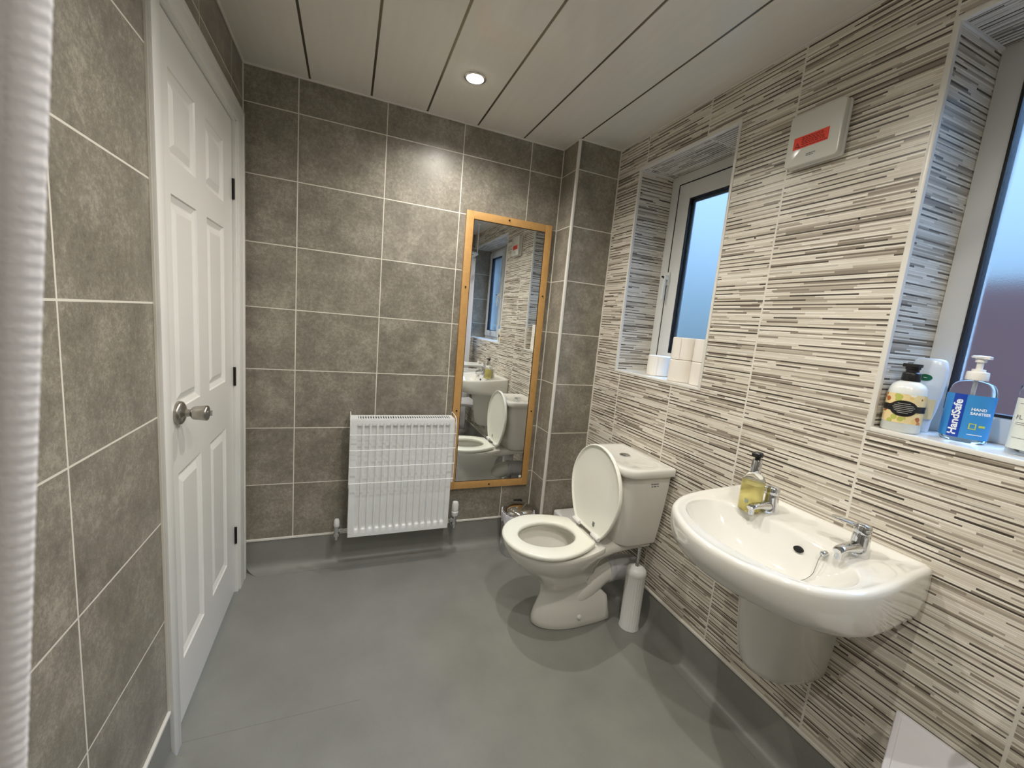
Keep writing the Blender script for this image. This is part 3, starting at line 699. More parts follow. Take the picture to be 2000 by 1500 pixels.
# cistern body and lid
def dring(xf, xb, hw, z, n=40, rc=0.05, bow=0.0):
    """D-shaped ring: flat back at xb, rounded front corners"""
    pts = [(xb, hw)]; N_ = 7
    for k in range(N_+1): a = PI/2*k/N_; pts.append((xf+rc-rc*math.sin(a), hw-rc+rc*math.cos(a)))
    for k in range(1, 6): t = k/6; pts.append((xf-bow*math.sin(PI*t), (hw-rc)*(1-2*t)))
    for k in range(N_+1): a = PI/2*k/N_; pts.append((xf+rc-rc*math.cos(a), -(hw-rc)-rc*math.sin(a)))
    pts.append((xb, -hw))
    return [(x, TC+y, z) for x, y in pts]
b = B()
rg = []
for z, xf, hw in ((.3845, 1.535, .118), (.387, 1.524, .128), (.40, 1.519, .133), (.46, 1.510, .143), (.56, 1.500, .156), (.66, 1.494, .166), (.7185, 1.492, .170)):
    rg.append(dring(xf, 1.706, hw, z, rc=0.055, bow=0.012))
b.loft(rg); cs = b.make('cistern', M_cer, tl, ang=50)
b = B(); rg = []
for z, e in ((.716, -.003), (.714, .0), (.716, .002), (.738, .001), (.744, -.001), (.7475, -.006), (.748, -.012)):
    rg.append(dring(1.476-e, 1.712, .185+e, z, rc=0.06, bow=0.016))
for z, e in ((.748, -.030), (.7465, -.034), (.7445, -.040)):
    rg.append(dring(1.476-e, 1.712+e*0.7, .185+e, z, rc=0.045, bow=0.012))
b.loft(rg); b.make('cistern_lid', M_cer, tl, ang=60)
b = B(); b.lathe([(0.024, .7445), (0.024, .7485), (0.022, .7500), (0.019, .7500), (0.019, .7480)], (1.600, TC+0.012, 0), 'Z', 30, cap1=False); b.lathe([(0.0175, .7480), (0.0175, .7505), (0.015, .752), (0.0, .7522)], (1.600, TC+0.012, 0), 'Z', 30)
fb = b.make('flush_button', M_chrome, tl)
B().box(1.583, 1.617, TC+0.0112, TC+0.0128, .7515, .7526).make('button_split', M_black, fb)
b = B()   # small printed mark on the side of the cistern
for i, (o0, w_) in enumerate(((0, .006), (.008, .010), (.020, .005))):
    b.box(1.610+o0*1.5, 1.610+o0*1.5+w_*1.5, TC-0.1700, TC-0.158, .6790, .6825); b.box(1.614+o0*1.5, 1.614+o0*1.5+w_, TC-0.1690, TC-0.157, .6680, .6720)
b.make('printed_mark', M_ink, cs)

# ================================================================== toilet brush
qx, qy = 1.628, -0.806
tb_ = thing('toilet_brush', 'white ribbed toilet brush holder with a chrome handle on the floor under the cistern', 'toilet brush', (qx, qy, 0))
b = B(); rings = []
for rr, z in ((0.041, 0.0), (0.044, 0.001), (0.044, 0.005), (0.0405, 0.008), (0.0405, 0.235), (0.0415, 0.255), (0.042, 0.262)):
    rings.append([(qx+(rr+(0.0009*math.sin(2*PI*k/4.67) if 0.007 < z < 0.24 else 0))*math.cos(2*PI*k/112), qy+(rr+(0.0009*math.sin(2*PI*k/4.67) if 0.007 < z < 0.24 else 0))*math.sin(2*PI*k/112), z) for k in range(112)])
b.loft(rings); b.make('holder', M_plast, tb_, ang=60)
B().lathe([(0.0425, 0.255), (0.0432, 0.262), (0.0425, 0.270), (0.037, 0.281), (0.026, 0.288), (0.014, 0.291), (0.0, 0.2915)], (qx, qy, 0), 'Z', 40).make('lid', M_plast, tb_)
B().lathe([(0.0088, 0.286), (0.0088, 0.296), (0.0068, 0.300), (0.0066, 0.355), (0.0074, 0.357), (0.0074, 0.376), (0.006, 0.379), (0.0, 0.3792)], (qx, qy, 0), 'Z', 20).make('handle', M_chrome, tb_)

# ================================================================== washbasin
SC = -1.417
def zr(x):  # rim height, slightly lower at the front lip
    t = min(max((W-x)/0.437, 0), 1); return 0.811-0.034*t
HWP = [(0.0, 0.0), (0.012, .080), (0.03, .132), (0.05, .171), (0.07, .200), (0.09, .221), (0.14, .250), (0.19, .263), (0.25, .267), (0.31, .264), (0.38, .259), (0.60, .250)]
def hwf(d):
    for (a, x), (b_, y) in zip(HWP[:-1], HWP[1:]):
        if a <= d <= b_:
            t = (d-a)/(b_-a) if b_ > a else 0
            if a < 0.03: return math.sqrt(max(d, 0)/0.03)*0.132 if d < 0.03 else y
            return x+(y-x)*t
    return HWP[-1][1]
XFRONT = 1.283
def outline(n=96):
    """half outline from the front nose to the wall, equal count, then mirrored"""
    L_ = W-0.001-XFRONT; half = []
    for k in range(n//2+1):
        t = k/(n//2); d = L_*(t**2.0 if t < 1 else 1); half.append((XFRONT+d, hwf(d)))
    pts = [(x, SC+h) for x, h in half] + [(x, SC-h) for x, h in reversed(half[1:])]
    return pts
OUT = outline(96)
def ray_r(poly, cx, cy, a):
    best = None; dx, dy = math.cos(a), math.sin(a); n = len(poly)
    for i in range(n):
        x1, y1 = poly[i][0]-cx, poly[i][1]-cy; x2, y2 = poly[(i+1) % n][0]-cx, poly[(i+1) % n][1]-cy
        ex, ey = x2-x1, y2-y1; den = dx*ey-dy*ex
        if abs(den) < 1e-12: continue
        t = (x1*ey-y1*ex)/den; s = (x1*dy-y1*dx)/den
        if t > 0 and -1e-9 <= s <= 1+1e-9 and (best is None or t < best): best = t
    return best or 0
BX, NA = 1.470, 160
angs = [2*PI*k/NA for k in range(NA)]
Rr = [ray_r(OUT, BX, SC, a) for a in angs]
# smooth the outline radii a touch except at the wall corners
for _ in range(3):
    Rr = [r if OUT and abs(BX+r*math.cos(a)-(W-0.001)) < 0.004 or abs(math.cos(a)) > 0.5 and math.cos(a) > 0 else (Rr[k-1]+2*r+Rr[(k+1) % NA])/4 for k, (r, a) in enumerate(zip(Rr, angs))]
def bowlr(a):
    c, s = math.cos(a), math.sin(a); ax = 0.108 if c > 0 else 0.122; ay = 0.222; p = 2.5 if c > 0 else 2.2
    return 1/((abs(c)/ax)**p+(abs(s)/ay)**p)**(1/p)
Br = [min(bowlr(a), r-0.030) for a, r in zip(angs, Rr)]
b = B(); rings = []
def topz(x): return zr(x)
DZB = 0.108
for f in (0.10, 0.25, 0.40, 0.55, 0.68, 0.79, 0.88, 0.94, 0.98, 1.0):
    rg = []
    for a, r in zip(angs, Br):
        rr = r*f; x = BX+rr*math.cos(a); y = SC+rr*math.sin(a); e = f**2.6
        zdeck = zr(x)-0.012
        rg.append((x, y, zdeck-DZB*(1-e)*(0.97 if f > 0.1 else 1.0)))
    rings.append(rg)
for f, dz in ((0.06, -0.0095), (0.25, -0.0080), (0.55, -0.0078), (0.80, -0.0060)):
    rg = []
    for a, r, q in zip(angs, Br, Rr):
        rim = q-0.026 if math.cos(a) < 0.3 else q-0.026/max(math.cos(a), 0.6)
        rim = max(rim, r+0.004); rr = r+(rim-r)*f; x = BX+rr*math.cos(a); rg.append((x, SC+rr*math.sin(a), zr(x)+dz))
    rings.append(rg)
for ins, dz in ((0.023, -0.003), (0.018, -0.0006), (0.011, 0.0), (0.005, -0.0022), (0.001, -0.008), (0.0, -0.016)):
    rings.append([(BX+(q-ins)*math.cos(a), SC+(q-ins)*math.sin(a), zr(BX+q*math.cos(a))+dz) for a, q in zip(angs, Rr)])
# apron and underside
def under(a, q, z, front, side):
    c = math.cos(a); x = BX+q*c; y = SC+q*math.sin(a)
    t = min(max((x-XFRONT)/(W-XFRONT), 0), 1)
    x2 = x+front*(1-t)**1.3; y2 = SC+(y-SC)*(1-side)
    return (min(x2, W-0.001), y2, z)
for z, fr, sd in ((.748, .000, .0), (.725, .003, .003), (.706, .010, .009), (.692, .020, .018), (.680, .036, .032), (.669, .058, .055), (.661, .085, .10), (.655, .12, .18), (.651, .16, .30), (.649, .20, .50)):
    rings.append([under(a, q, z, fr, sd) for a, q in zip(angs, Rr)])
b.loft(rings)
ws = thing('washbasin', 'white wall-hung washbasin with two chrome taps and a half pedestal', 'washbasin', (1.60, SC, 0.35))
b.make('basin', M_cer, ws, ang=60)
# half pedestal
b = B(); rings = []
for z, xf, hw in ((.358, 1.600, .060), (.351, 1.570, .074), (.350, 1.553, .080), (.357, 1.536, .086), (.38, 1.522, .092), (.44, 1.508, .097), (.52, 1.496, .101), (.60, 1.488, .105), (.650, 1.484, .108), (.680, 1.484, .108)):
    rg = []
    for k in range(33):
        a = -PI/2+PI*k/32; rg.append((W-0.001-(W-0.001-xf)*(math.cos(a)**0.62 if math.cos(a) > 1e-6 else 0), SC+hw*math.sin(a)*(1.0), z-0.0))
    rings.append(rg)
b.loft(rings, closed=True); b.make('half_pedestal', M_cer, ws, ang=60)
# overflow, waste, chain
b = B(); ovx, ovz = 1.548, 0.755
b.lathe([(0.0095, -0.004), (0.0095, 0.0035), (0.0, 0.0036)], (ovx+0.012, SC-0.050, ovz+0.004), 'X', 24, sx=1.25, sy=0.85); b.make('overflow_hole', M_dark, ws)
B().lathe([(0.021, 0.0), (0.022, 0.003), (0.017, 0.004), (0.016, 0.001), (0.0, 0.0008)], (BX, SC, .6805), 'Z', 30).make('waste_ring', M_chrome, ws)
b = B(); b.lathe([(0.007, 0.004), (0.007, -0.010), (0.004, -0.014), (0.0, -0.0142)], (1.562, -1.528, .782), 'X', 16)
path = smoothpath([(1.550, -1.528, .781), (1.540, -1.529, .770), (1.533, -1.530, .752), (1.525, -1.529, .730), (1.512, -1.516, .708), (1.498, -1.490, .694), (1.478, -1.440, .686)], 8)
b.tube(path, 0.0009, 6)
for p in path[::1]:
    b.lathe([(0.0, -0.0016), (0.0016, 0), (0.0, 0.0016)], tuple(p), 'Z', 6, cap0=False, cap1=False)
b.make('plug_chain', M_chrome, ws)
def tap(tx, ty, name):
    zt = 0.7925; b = B()
    b.lathe([(0.0235, 0.0), (0.0240, 0.003), (0.0235, 0.010), (0.0215, 0.020), (0.0195, 0.034), (0.0185, 0.050), (0.0180, 0.058), (0.0175, 0.060)], (tx, ty, zt), 'Z', 32)
    # spout: flattened tube towards the bowl
    rg = []
    for i, (d, h, w_, t_) in enumerate(((0.0, .020, .0165, .0165), (0.02, .024, .0160, .0150), (0.045, .026, .0140, .0110), (0.068, .0265, .0125, .0090), (0.082, .024, .0120, .0085), (0.088, .020, .0100, .0070))):
        rg.append([(tx-d+(0.004 if math.sin(2*PI*k/24) < 0 else 0)*(i/5), ty+w_*math.cos(2*PI*k/24), zt+h+t_*math.sin(2*PI*k/24)) for k in range(24)])
    b.loft(rg)
    b.lathe([(0.0080, 0.002), (0.0080, 0.018)], (tx-0.078, ty, zt), 'Z', 16)
    t_o = b.make('tap', M_chrome, ws, ang=60)
    l = B(); l.lathe([(0.0178, 0.060), (0.0182, 0.063), (0.0182, 0.076), (0.015, 0.082), (0.006, 0.0845), (0.0, 0.085)], (tx, ty, zt), 'Z', 32)
    rg = []
    for d, h, w_, th in ((0.005, .073, .013, .007), (0.018, .0755, .011, .0055), (0.030, .078, .012, .0042), (0.044, .080, .0145, .0036), (0.056, .0812, .0145, .0030), (0.064, .0816, .009, .002)):
        a = math.radians(118)
        cx, cy = tx+math.cos(a)*d, ty+math.sin(a)*d; px, py = -math.sin(a), math.cos(a)
        rg.append([(cx+px*w_*math.cos(2*PI*k/20), cy+py*w_*math.cos(2*PI*k/20), zt+h+th*math.sin(2*PI*k/20)) for k in range(20)])
    l.loft(rg); l.make('lever', M_chrome, t_o, ang=60)
tap(1.622, -1.330, 'a'); tap(1.622, -1.566, 'b')

# ================================================================== bottles
def bottle_body(c, prof, sx, sy, rot, name, m, parent, n=48, p=2.0):
    """prof: list of (scale, z); superellipse section with half sizes sx, sy"""
    b = B(); rings = []
    for s_, z in prof:
        rg = []
        for k in range(n):
            a = 2*PI*k/n; ca, sa = math.cos(a), math.sin(a)
            x = sx*s_*abs(ca)**(2/p)*(1 if ca >= 0 else -1); y = sy*s_*abs(sa)**(2/p)*(1 if sa >= 0 else -1)
            rg.append((c[0]+x*math.cos(rot)-y*math.sin(rot), c[1]+x*math.sin(rot)+y*math.cos(rot), c[2]+z))
        rings.append(rg)
    b.loft(rings); return b.make(name, m, parent, ang=60)
def wrap(c, sx, sy, rot, u, z, off):
    """point on an elliptical bottle: u = arc-ish coordinate (m) from the face looking to local -x"""
    # ellipse half sizes sx (local x), sy (local y); face centre at local (-sx, 0)
    a = u/ max(sy, 1e-4); a = max(min(a, 1.45), -1.45)
    x = -(sx+off)*math.cos(a); y = (sy+off)*math.sin(a)
    return (c[0]+x*math.cos(rot)-y*math.sin(rot), c[1]+x*math.sin(rot)+y*math.cos(rot), c[2]+z)
def label_patch(b, c, sx, sy, rot, u0, u1, z0, z1, off, mi=0, n=16):
    for i in range(n):
        a, d = u0+(u1-u0)*i/n, u0+(u1-u0)*(i+1)/n
        k = [wrap(c, sx, sy, rot, a, z0, off), wrap(c, sx, sy, rot, d, z0, off), wrap(c, sx, sy, rot, d, z1, off), wrap(c, sx, sy, rot, a, z1, off)]
        b.add(k, [(0, 1, 2, 3)], mi)
def label_text(b, txt, size, c, sx, sy, rot, u, z, off, vertical=False, bold=0.0, mi=0, sq=1.0):
    vs, fs = text_mesh(txt, size, bold)
    # viewed from outside, text runs towards decreasing u
    if vertical: P_ = [wrap(c, sx, sy, rot, u+v.y, z+v.x*sq, off) for v in vs]
    else: P_ = [wrap(c, sx, sy, rot, u-v.x*sq, z+v.y, off) for v in vs]
    b.add(P_, fs, mi)

# hand soap with yellow liquid on the basin
c = (1.573, -1.300, 0.7925)
so_ = thing('soap_dispenser', 'clear pump bottle of yellow liquid soap on the washbasin beside the left tap', 'soap bottle', c)
bottle_body(c, [(.93, 0), (1, .004), (1, .088), (.97, .098), (.80, .108), (.55, .115), (.42, .119), (.42, .124)], .031, .031, 0, 'bottle', M_clear, so_)
bottle_body(c, [(.90, .004), (.94, .007), (.94, .084)], .031, .031, 0, 'liquid', M_yellow, so_)
bottle_body(c, [(.45, .119), (.47, .122), (.45, .155), (.40, .158)], .031, .031, 0, 'collar', M_chrome, so_)
b = B(); b.lathe([(.0075, .156), (.0075, .166), (.013, .168), (.014, .176), (.011, .180), (.0, .181)], c, 'Z', 24); b.box(c[0]-.020, c[0]+.004, c[1]-.006, c[1]+.008, c[2]+.168, c[2]+.178, bev=.003)
b.make('pump', M_black, so_)
B().box(c[0]-.0320, c[0]-.0300, c[1]-.0155, c[1]-.0045, c[2]+.030, c[2]+.040).make('small_label', mat('grey_green_sticker', srgb(150, 158, 140), .5), so_)

# hand wash with black pump
SZ = z2a+0.0015
c = (1.762, -1.5285, SZ); ro = math.radians(22)
hw_ = thing('hand_wash_bottle', 'round white hand wash bottle with black pump and almond print on the sill', 'soap bottle', c)
bottle_body(c, [(.92, 0), (1, .004), (1, .088), (.99, .100), (.93, .113), (.80, .122), (.58, .128), (.42, .131), (.42, .136)], .0385, .0385, 0, 'bottle', M_lotion, hw_)
b = B(); label_patch(b, c, .0385, .0385, ro, -.052, .052, .024, .098, .0006); lb = b.make('printed_label', M_floral, hw_)
b = B(); label_patch(b, c, .0385, .0385, ro, -.056, .056, .054, .070, .0011)
for i in range(24):
    ua, ub = -.027+.054*i/24, -.027+.054*(i+1)/24; ha, hb = [.020*math.sqrt(max(1-(q/.0272)**2, 0)) for q in (ua, ub)]
    b.add([wrap(c, .0385, .0385, ro, ua, .062-ha, .0014), wrap(c, .0385, .0385, ro, ub, .062-hb, .0014), wrap(c, .0385, .0385, ro, ub, .062+hb, .0014), wrap(c, .0385, .0385, ro, ua, .062+ha, .0014)], [(0, 1, 2, 3)])
b.make('black_band', M_black, lb)
b = B()
for z, w_ in ((.074, .012), (.069, .018), (.0645, .021), (.060, .018), (.0555, .016), (.051, .010)): label_patch(b, c, .0385, .0385, ro, -w_, w_, z-.0007, z+.0007, .0021, n=8)
b.make('print_lines', mat('silver_print', srgb(170, 168, 162), .5), lb)
b = B(); b.lathe([(.0185, .131), (.0190, .133), (.0180, .150), (.0170, .152), (.0130, .154), (.0130, .160), (.0150, .161), (.0150, .171), (.0, .172)], c, 'Z', 28); b.box(c[0]-.016, c[0]+.007, c[1]-.017, c[1]+.016, c[2]+.166, c[2]+.175, bev=.002)
b.make('pump', M_black, hw_)

# inverted shampoo bottle behind it
c = (1.838, -1.5285, SZ)
sh_ = thing('shampoo_bottle', 'tall pale milky shampoo bottle with green badge behind the hand wash', 'shampoo bottle', c)
rs = math.radians(6)
bottle_body(c, [(.62, 0), (.66, .003), (.70, .03), (.84, .06), (.96, .10), (1, .14), (.97, .17), (.86, .186), (.70, .1915), (.5, .193)], .020, .037, rs, 'bottle', M_milky, sh_)
b = B(); vs = [wrap((c[0], c[1], c[2]), .020, .037, rs, -.001+.014*math.cos(2*PI*k/32), .143+.0085*math.sin(2*PI*k/32), .0012) for k in range(32)]; b.add(vs, [tuple(range(32))]); b.make('green_badge', M_green, sh_)
b = B(); label_patch(b, c, .0160, .0300, rs, -.030, .030, .036, .088, .0042); b.make('cream_label', mat('cream_label', srgb(214, 200, 162), .4), sh_)

# hand sanitiser
c = (1.828, -1.622, SZ); rs = math.radians(14)
hs = thing('hand_sanitiser_bottle', 'clear pump bottle with blue label and white lettering on the sill', 'sanitiser bottle', c)
SX, SY = .026, .040
bottle_body(c, [(.90, 0), (1, .005), (1, .112), (.985, .122), (.92, .134), (.78, .142), (.55, .147), (.40, .149), (.40, .154)], SX, SY, rs, 'bottle', M_clear, hs, p=2.2)
bottle_body(c, [(.90, .003), (.96, .006), (.96, .110)], SX, SY, rs, 'gel', M_gel, hs, p=2.2)
LO = .0022
b = B(); label_patch(b, c, SX, SY, rs, -.056, .056, .010, .115, LO, n=24); lb = b.make('blue_label', M_blue, hs)
b = B(); label_patch(b, c, SX, SY, rs, .004, .026, .010, .115, LO+.0005, n=8); b.make('dark_blue_band', M_blue2, lb)
b = B(); label_text(b, 'HandSafe', .0205, c, SX, SY, rs, .0095, .015, LO+.0010, vertical=True, bold=.0006, sq=1.12)
label_text(b, 'HAND', .0088, c, SX, SY, rs, -.006, .079, LO+.0010, bold=.0003); label_text(b, 'SANITISER', .0088, c, SX, SY, rs, -.006, .069, LO+.0010, bold=.0003, sq=.9)
label_patch(b, c, SX, SY, rs, -.034, -.008, .0205, .0220, LO+.001, n=6)
b.make('lettering', M_label_w, lb)
b = B(); label_patch(b, c, SX, SY, rs, -.020, -.008, .034, .036, LO+.001, n=4); label_patch(b, c, SX, SY, rs, -.020, -.008, .046, .048, LO+.001, n=4); label_patch(b, c, SX, SY, rs, -.010, -.008, .034, .048, LO+.001, n=2); label_patch(b, c, SX, SY, rs, -.020, -.018, .034, .048, LO+.001, n=2); label_patch(b, c, SX, SY, rs, -.036, -.024, .040, .045, LO+.001, n=4)
b.make('lime_icons', M_label_y, lb)
b = B(); b.lathe([(.0195, .150), (.0200, .152), (.0195, .168), (.0185, .170), (.0120, .171), (.0120, .176), (.0060, .177), (.0060, .192), (.0065, .193), (.0095, .193), (.0100, .203), (.0, .2035)], c, 'Z', 28)
b.lathe([(.0, .202), (.0135, .2025), (.0150, .2065), (.0110, .2090), (.0, .2095)], c, 'Z', 28, sx=1.0, sy=1.25)
b.box(c[0]-.012, c[0]+.005, c[1]-.018, c[1], c[2]+.201, c[2]+.208, bev=.002)
pm = b.make('pump', mat('ivory_plastic', srgb(238, 234, 226), .35), hs)
b = B(); b.lathe([(.004, .02), (.004, .15)], c, 'Z', 12); b.make('dip_tube', M_plast, hs)

# tall body spray at the frame edge
c = (1.815, -1.7275, SZ)
ts = thing('lotion_bottle', 'slim white bottle with clear cap, nearest the camera on the sill', 'bottle', c)
bottle_body(c, [(.94, 0), (1, .003), (1, .012)], .028, .028, 0, 'base', M_clear, ts)
bottle_body(c, [(1, .012), (1, .122), (.98, .124)], .028, .028, 0, 'bottle', M_cream, ts)
bottle_body(c, [(.98, .124), (1, .126), (.98, .150), (.90, .152)], .028, .028, 0, 'cap', M_clear, ts)
b = B(); r_t = math.radians(15); label_text(b, 'FL', .013, c, .028, .028, r_t, .026, .078, .0006); b.make('lettering', M_ink, ts)
b = B()
for z in (.070, .066, .112, .036): b = B(); label_patch(b, c, .028, .028, r_t, -.02, .024, z, z+.0010, .0006, n=8); b.make('print_line', M_ink, ts)

# ================================================================== toilet rolls
def roll_mesh():
    b = B(); n = 48; rings = []
    for rr, z in ((.020, .0), (.052, .0), (.0548, .003), (.0552, .05), (.0548, .092), (.052, .095), (.020, .095), (.0195, .093), (.0195, .002), (.020, .0)):
        rings.append([((rr+(0.0007*math.sin(5*a_)+0.0005*math.sin(11*a_+z*60) if rr > .05 else 0))*math.cos(a_), (rr+(0.0007*math.sin(5*a_)+0.0005*math.sin(11*a_+z*60) if rr > .05 else 0))*math.sin(a_), z) for a_ in [2*PI*k/n for k in range(n)]])
    b.loft(rings, cap0=False, cap1=False)
    # loose end of the sheet
    rg = [[(.0562*math.cos(a_), .0562*math.sin(a_), z) for a_ in [PI*0.95+0.5*k/8 for k in range(9)]] for z in (.001, .03, .06, .094)]
    k = len(b.v); b.loft(rg, cap0=False, cap1=False, closed=False)
    return b
r0 = thing('toilet_roll', 'single white toilet roll at the far end of the small window sill', 'toilet roll', (0, 0, 0), 'toilet rolls on the window sill')
rb = roll_mesh().make('paper', M_paper, r0); 
cb_ = B(); cb_.lathe([(.0193, .003), (.0193, .092)], (0, 0, 0), 'Z', 32, cap0=False, cap1=False); cc_ = cb_.make('core', M_card, r0)
spots = [((1.835, -.532, z1a+.0015), 20, None), ((1.790, -.7265, z1a+.0015), 75, 'lower white toilet roll of the middle stack on the small window sill'), ((1.792, -.7270, z1a+.0975), 5, 'upper white toilet roll of the middle stack, standing against the frosted pane'),
         ((1.803, -.8405, z1a+.0015), 140, 'lower white toilet roll of the near stack, half hidden by the window edge'), ((1.805, -.8405, z1a+.0975), 60, 'upper white toilet roll of the near stack, half hidden by the window edge')]
for i, (p, a, lab) in enumerate(spots):
    if i == 0: o = r0
    else:
        o = r0.copy(); COL.objects.link(o); o['label'] = lab
        for ch in (rb, cc_):
            d = ch.copy(); COL.objects.link(d); d.parent = o
    o.location = p; o.rotation_euler = (0, 0, math.radians(a))

# ================================================================== fan isolator box
fx = thing('control_panel', 'white square control box with a red warning sticker on the striped wall', 'control box', (W, -1.207, 1.918))
fy0, fy1, fz0, fz1 = -1.130, -1.286, 1.842, 1.994
b = B().box(W-0.016, W-0.0005, fy1-0.000, fy0+0.0, fz0, fz1, bev=0.006, seg=3); b.make('back_plate', M_plast, fx)
bm = bmesh.new(); bmesh.ops.create_cube(bm, size=1)
for v in bm.verts: v.co = Vector((W-0.0255+v.co.x*0.019, (fy0+fy1)/2+v.co.y*(fy0-fy1), (fz0+fz1)/2+v.co.z*(fz1-fz0)))
ed = [e for e in bm.edges if abs((e.verts[0].co-e.verts[1].co).x) > 0.01]
bmesh.ops.bevel(bm, geom=ed, offset=0.011, segments=6, profile=0.5, affect='EDGES')
ed = [e for e in bm.edges if all(v.co.x < W-0.03 for v in e.verts)]
bmesh.ops.bevel(bm, geom=ed, offset=0.003, segments=3, profile=0.5, affect='EDGES')
B().bm(bm).make('cover', mat('glossy_white_plastic', srgb(216, 216, 206), 0.12), fx)
xs_ = W-0.0353
sk = B().box(xs_-0.0002, xs_+0.0002, -1.253, -1.151, 1.890, 1.925).make('warning_sticker', M_red, fx, smooth=False)
b = B()
tri = [(xs_-0.0004, -1.156, 1.8955), (xs_-0.0004, -1.171, 1.8955), (xs_-0.0004, -1.1635, 1.9095)]
tin = [(xs_-0.0004, -1.1595, 1.8980), (xs_-0.0004, -1.1675, 1.8980), (xs_-0.0004, -1.1635, 1.9055)]
b.add(tri+tin, [(0, 1, 4, 3), (1, 2, 5, 4), (2, 0, 3, 5)])
b.box(xs_-0.0006, xs_-0.0003, -1.1640, -1.1630, 1.899, 1.9035)
random.seed(3)
for z in (1.9195, 1.9150, 1.9100, 1.9055, 1.9005, 1.8945):
    y = -1.176 if z > 1.895 else -1.168; y1_ = -1.248+random.random()*0.012-(0 if z < 1.915 else -0.008)
    while y > y1_:
        w_ = 0.003+random.random()*0.007; b.box(xs_-0.0006, xs_-0.0003, y-w_, y, z-0.0011, z+0.0009); y -= w_+0.0018
b.make('sticker_print', M_redink, sk, smooth=False)
b = B()
for z, w_ in ((1.868, .024), (1.8635, .021)):
    y = -1.196
    while y > -1.196-w_:
        l_ = 0.003+random.random()*0.004; b.box(xs_-0.0004, xs_-0.0001, y-l_, y, z-0.0011, z+0.0011); y -= l_+0.0012
b.make('maker_print', M_ink, fx, smooth=False)
# drill holes left in the tiles
for y, z, lab in ((-1.041, 1.653, 'small dark drill hole in the striped tiles between the two windows'), (-1.357, 1.657, 'small dark drill hole in the striped tiles just left of the large window')):
    tag(B().lathe([(.0028, -.0012), (.0028, -.0003), (.0, -.0002)], (W, y, z), 'X', 14).make('drill_hole', M_dark, at=(W, y, z)), lab, 'drill hole')
# ================================================================== shower seat and arms (right edge of the frame and in the mirror)
st = thing('shower_bench', 'pale grey wall-fixed shower seat at the bottom right corner of the photo', 'shower seat', (W, -1.9, 0.44))
b = B(); zt, zb_ = 0.470, 0.444
pl = [(1.657, -1.690), (1.56, -1.724), (1.444, -1.764), (1.36, -1.80), (1.325, -1.84), (1.315, -1.90), (1.325, -1.96), (1.36, -2.0), (1.444, -2.036), (1.56, -2.076), (1.657, -2.110)]
def roundpoly(pts, r_, n=5):
    out = []; m_ = len(pts)
    for i in range(m_):
        p, a, q = Vector(pts[i]), Vector(pts[i-1]), Vector(pts[(i+1) % m_])
        d1, d2 = (a-p), (q-p); rr = min(r_, d1.length*.45, d2.length*.45)
        s_, e_ = p+d1.normalized()*rr, p+d2.normalized()*rr
        for k in range(n+1):
            t = k/n; out.append(((1-t)**2*s_+2*t*(1-t)*p+t*t*e_)[:])
    return out
rp = roundpoly(pl, 0.012); cx_, cy2 = 1.5, -1.9
def sc(k): return [(cx_+(x-cx_)*k, cy2+(y-cy2)*k) for x, y in rp]
b.loft([[(x, y, z) for x, y in sc(k)] for k, z in ((.97, zb_), (.995, zb_+.004), (1, zb_+.010), (1, zt-.006), (.995, zt-.001), (.985, zt), (.93, zt), (.92, zt-.002))])
b.make('seat_pan', M_greyplast, st, ang=50)
for ya_ in (-2.08, -1.81): B().box(1.60, W-0.0005, ya_, ya_+0.06, 0.405, 0.425, bev=.004).box(1.60, 1.640, ya_, ya_+0.06, 0.42, 0.446, bev=.004).make('wall_bracket', M_plast, st)
for y in (-1.93, -2.09):
    b = B(); b.tube(smoothpath([(W-0.001, y, .83), (1.68, y, .832), (1.52, y, .832), (1.47, y, .826), (1.455, y, .80), (1.47, y, .775), (1.52, y, .765), (1.68, y, .765), (W-0.001, y, .765)], 5), .016, 16)
    for z in (.83, .765): b.lathe([(.034, -.006), (.034, -.0005)], (W, y, z), 'X', 24)
    tag(b.make('grab_rail', M_plast, at=(W, y, .8)), 'white looped grab rail on the wall past the washbasin' if y > -2 else 'white looped grab rail on the wall nearer the back corner', 'grab rail', 'looped grab rails')

# ================================================================== curtain rail and curtains
RZ, RY, RX = 1.940, -1.985, 1.605
b = B()
corner = arc((RX-0.06, RY-0.06, RZ), 0.06, 90, 0, 8)
b.tube([(0.0005, RY, RZ), (0.4, RY, RZ), (1.0, RY, RZ)]+corner+[(RX, -2.3, RZ), (RX, -D+0.0005, RZ)], 0.011, 14)
b.lathe([(.026, .0005), (.026, .012)], (0, RY, RZ), 'X', 24); b.lathe([(.026, .0005), (.026, .012)], (RX, -D, RZ), 'Y', 24)
b.tube([(RX-0.01, RY-0.02, RZ), (RX-0.01, RY-0.02, H-0.0005)], 0.005, 10); b.lathe([(.018, -.006), (.018, -.0005)], (RX-0.01, RY-0.02, H), 'Z', 20)
tag(b.make('curtain_rail', M_plast, at=(0.9, RY, RZ)), 'white L-shaped shower curtain rail held by a rod from the ceiling', 'curtain rail')
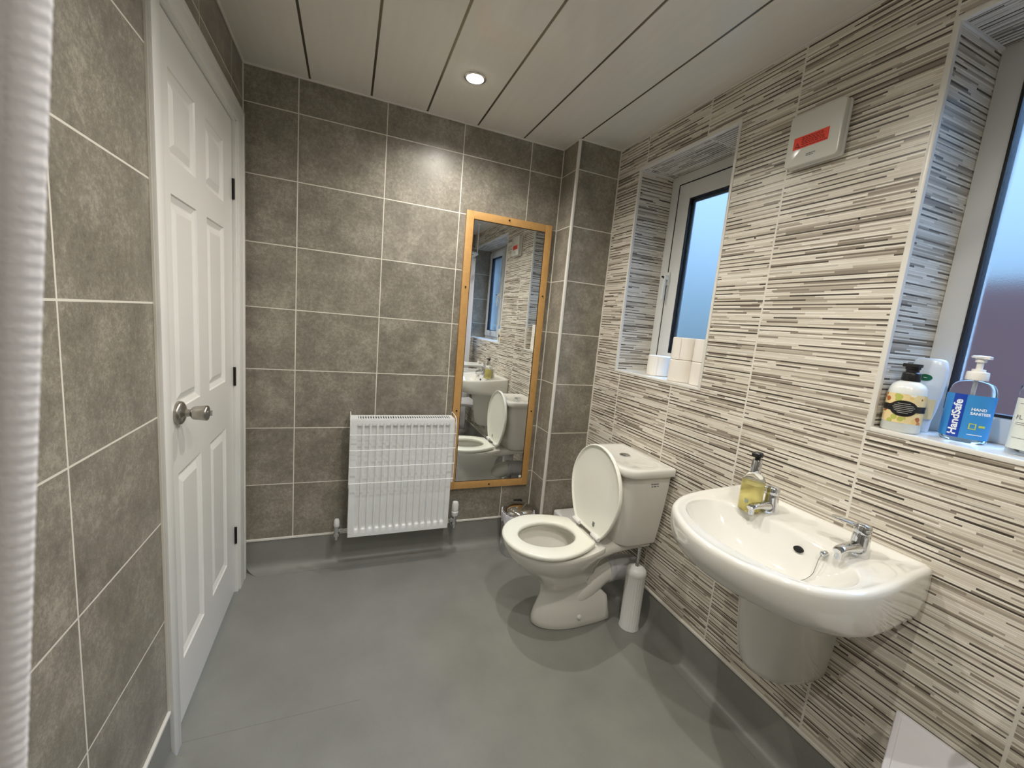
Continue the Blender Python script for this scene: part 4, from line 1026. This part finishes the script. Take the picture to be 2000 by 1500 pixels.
def curtain(name, path, z0, z1, label, hem=None):
    t = thing(name, label, 'shower curtain', (path(0.5, z1)[0], path(0.5, z1)[1], z0))
    b = B(); nu, nv = 90, 30; V_ = []
    for j in range(nv+1):
        z = z0+(z1-z0)*j/nv
        for i in range(nu+1): x, y = path(i/nu, z); V_.append((x, y, z))
    F_ = [(j*(nu+1)+i, j*(nu+1)+i+1, (j+1)*(nu+1)+i+1, (j+1)*(nu+1)+i) for j in range(nv) for i in range(nu)]
    b.add(V_, F_); o = b.make('fabric', M_cloth, t)
    md = o.modifiers.new('thickness', 'SOLIDIFY'); md.thickness = 0.0012
    return t
XE = lambda z: 0.3376 + (z-1.144)*0.080
def pl_(u, z):
    x = 0.02+(XE(z)-0.02)*u; amp = 0.016*(1-u)**1.2
    return x, RY+0.004+amp*math.sin(u*38)+0.004*u
c1 = curtain('shower_curtain', pl_, 0.10, 1.915, 'white shower curtain hanging close to the camera at the left edge')
# turned and stitched side hem on that curtain
b = B(); rgs = []
for z in [0.12+0.03*j for j in range(28)]+[0.96+0.00045*j for j in range(1300)]+[1.56+0.03*j for j in range(12)]:
    pk = 0.00010*math.sin(z*2*PI/0.0034)+0.00004*math.sin(z*2*PI/0.0091) if 0.96 < z < 1.55 else 0
    xe = XE(z); y = RY+0.008-0.0004
    rgs.append([(xe-0.0102, y-0.0010, z), (xe-0.0090, y-0.0022, z), (xe-0.0068, y-0.0018, z), (xe-0.0056, y-0.0027, z), (xe-0.0022, y-0.0026-pk*0.35, z), (xe+0.0004+pk, y-0.0010, z), (xe+0.0002+pk, y+0.0012, z), (xe-0.005, y+0.0022, z), (xe-0.0102, y+0.0012, z)])
b.loft(rgs); b.make('stitched_hem', M_cloth, c1, ang=180)
for k in range(10):
    x, y = pl_(k/9.6+0.02, 1.915); B().tube(arc((x, RY, RZ-0.004), 0.018, 0, 360, 20, 'YZ')[:-1], 0.0022, 8, closed=True).make('curtain_ring', M_plast, c1)
def pr_(u, z):
    y = -2.145-0.20*u; spread = 0.5+0.5*(1.915-z)/1.8
    return RX+0.006+0.030*math.sin(u*30+0.6)*spread, y+0.004*math.cos(u*30)
c2 = curtain('shower_curtain', pr_, 0.10, 1.915, 'white shower curtain bunched beside the window wall, seen only in the mirror')
for k in range(8):
    y = -2.155-0.025*k; B().tube(arc((RX, y, RZ-0.004), 0.018, 0, 360, 20, 'XZ')[:-1], 0.0022, 8, closed=True).make('curtain_ring', M_plast, c2)
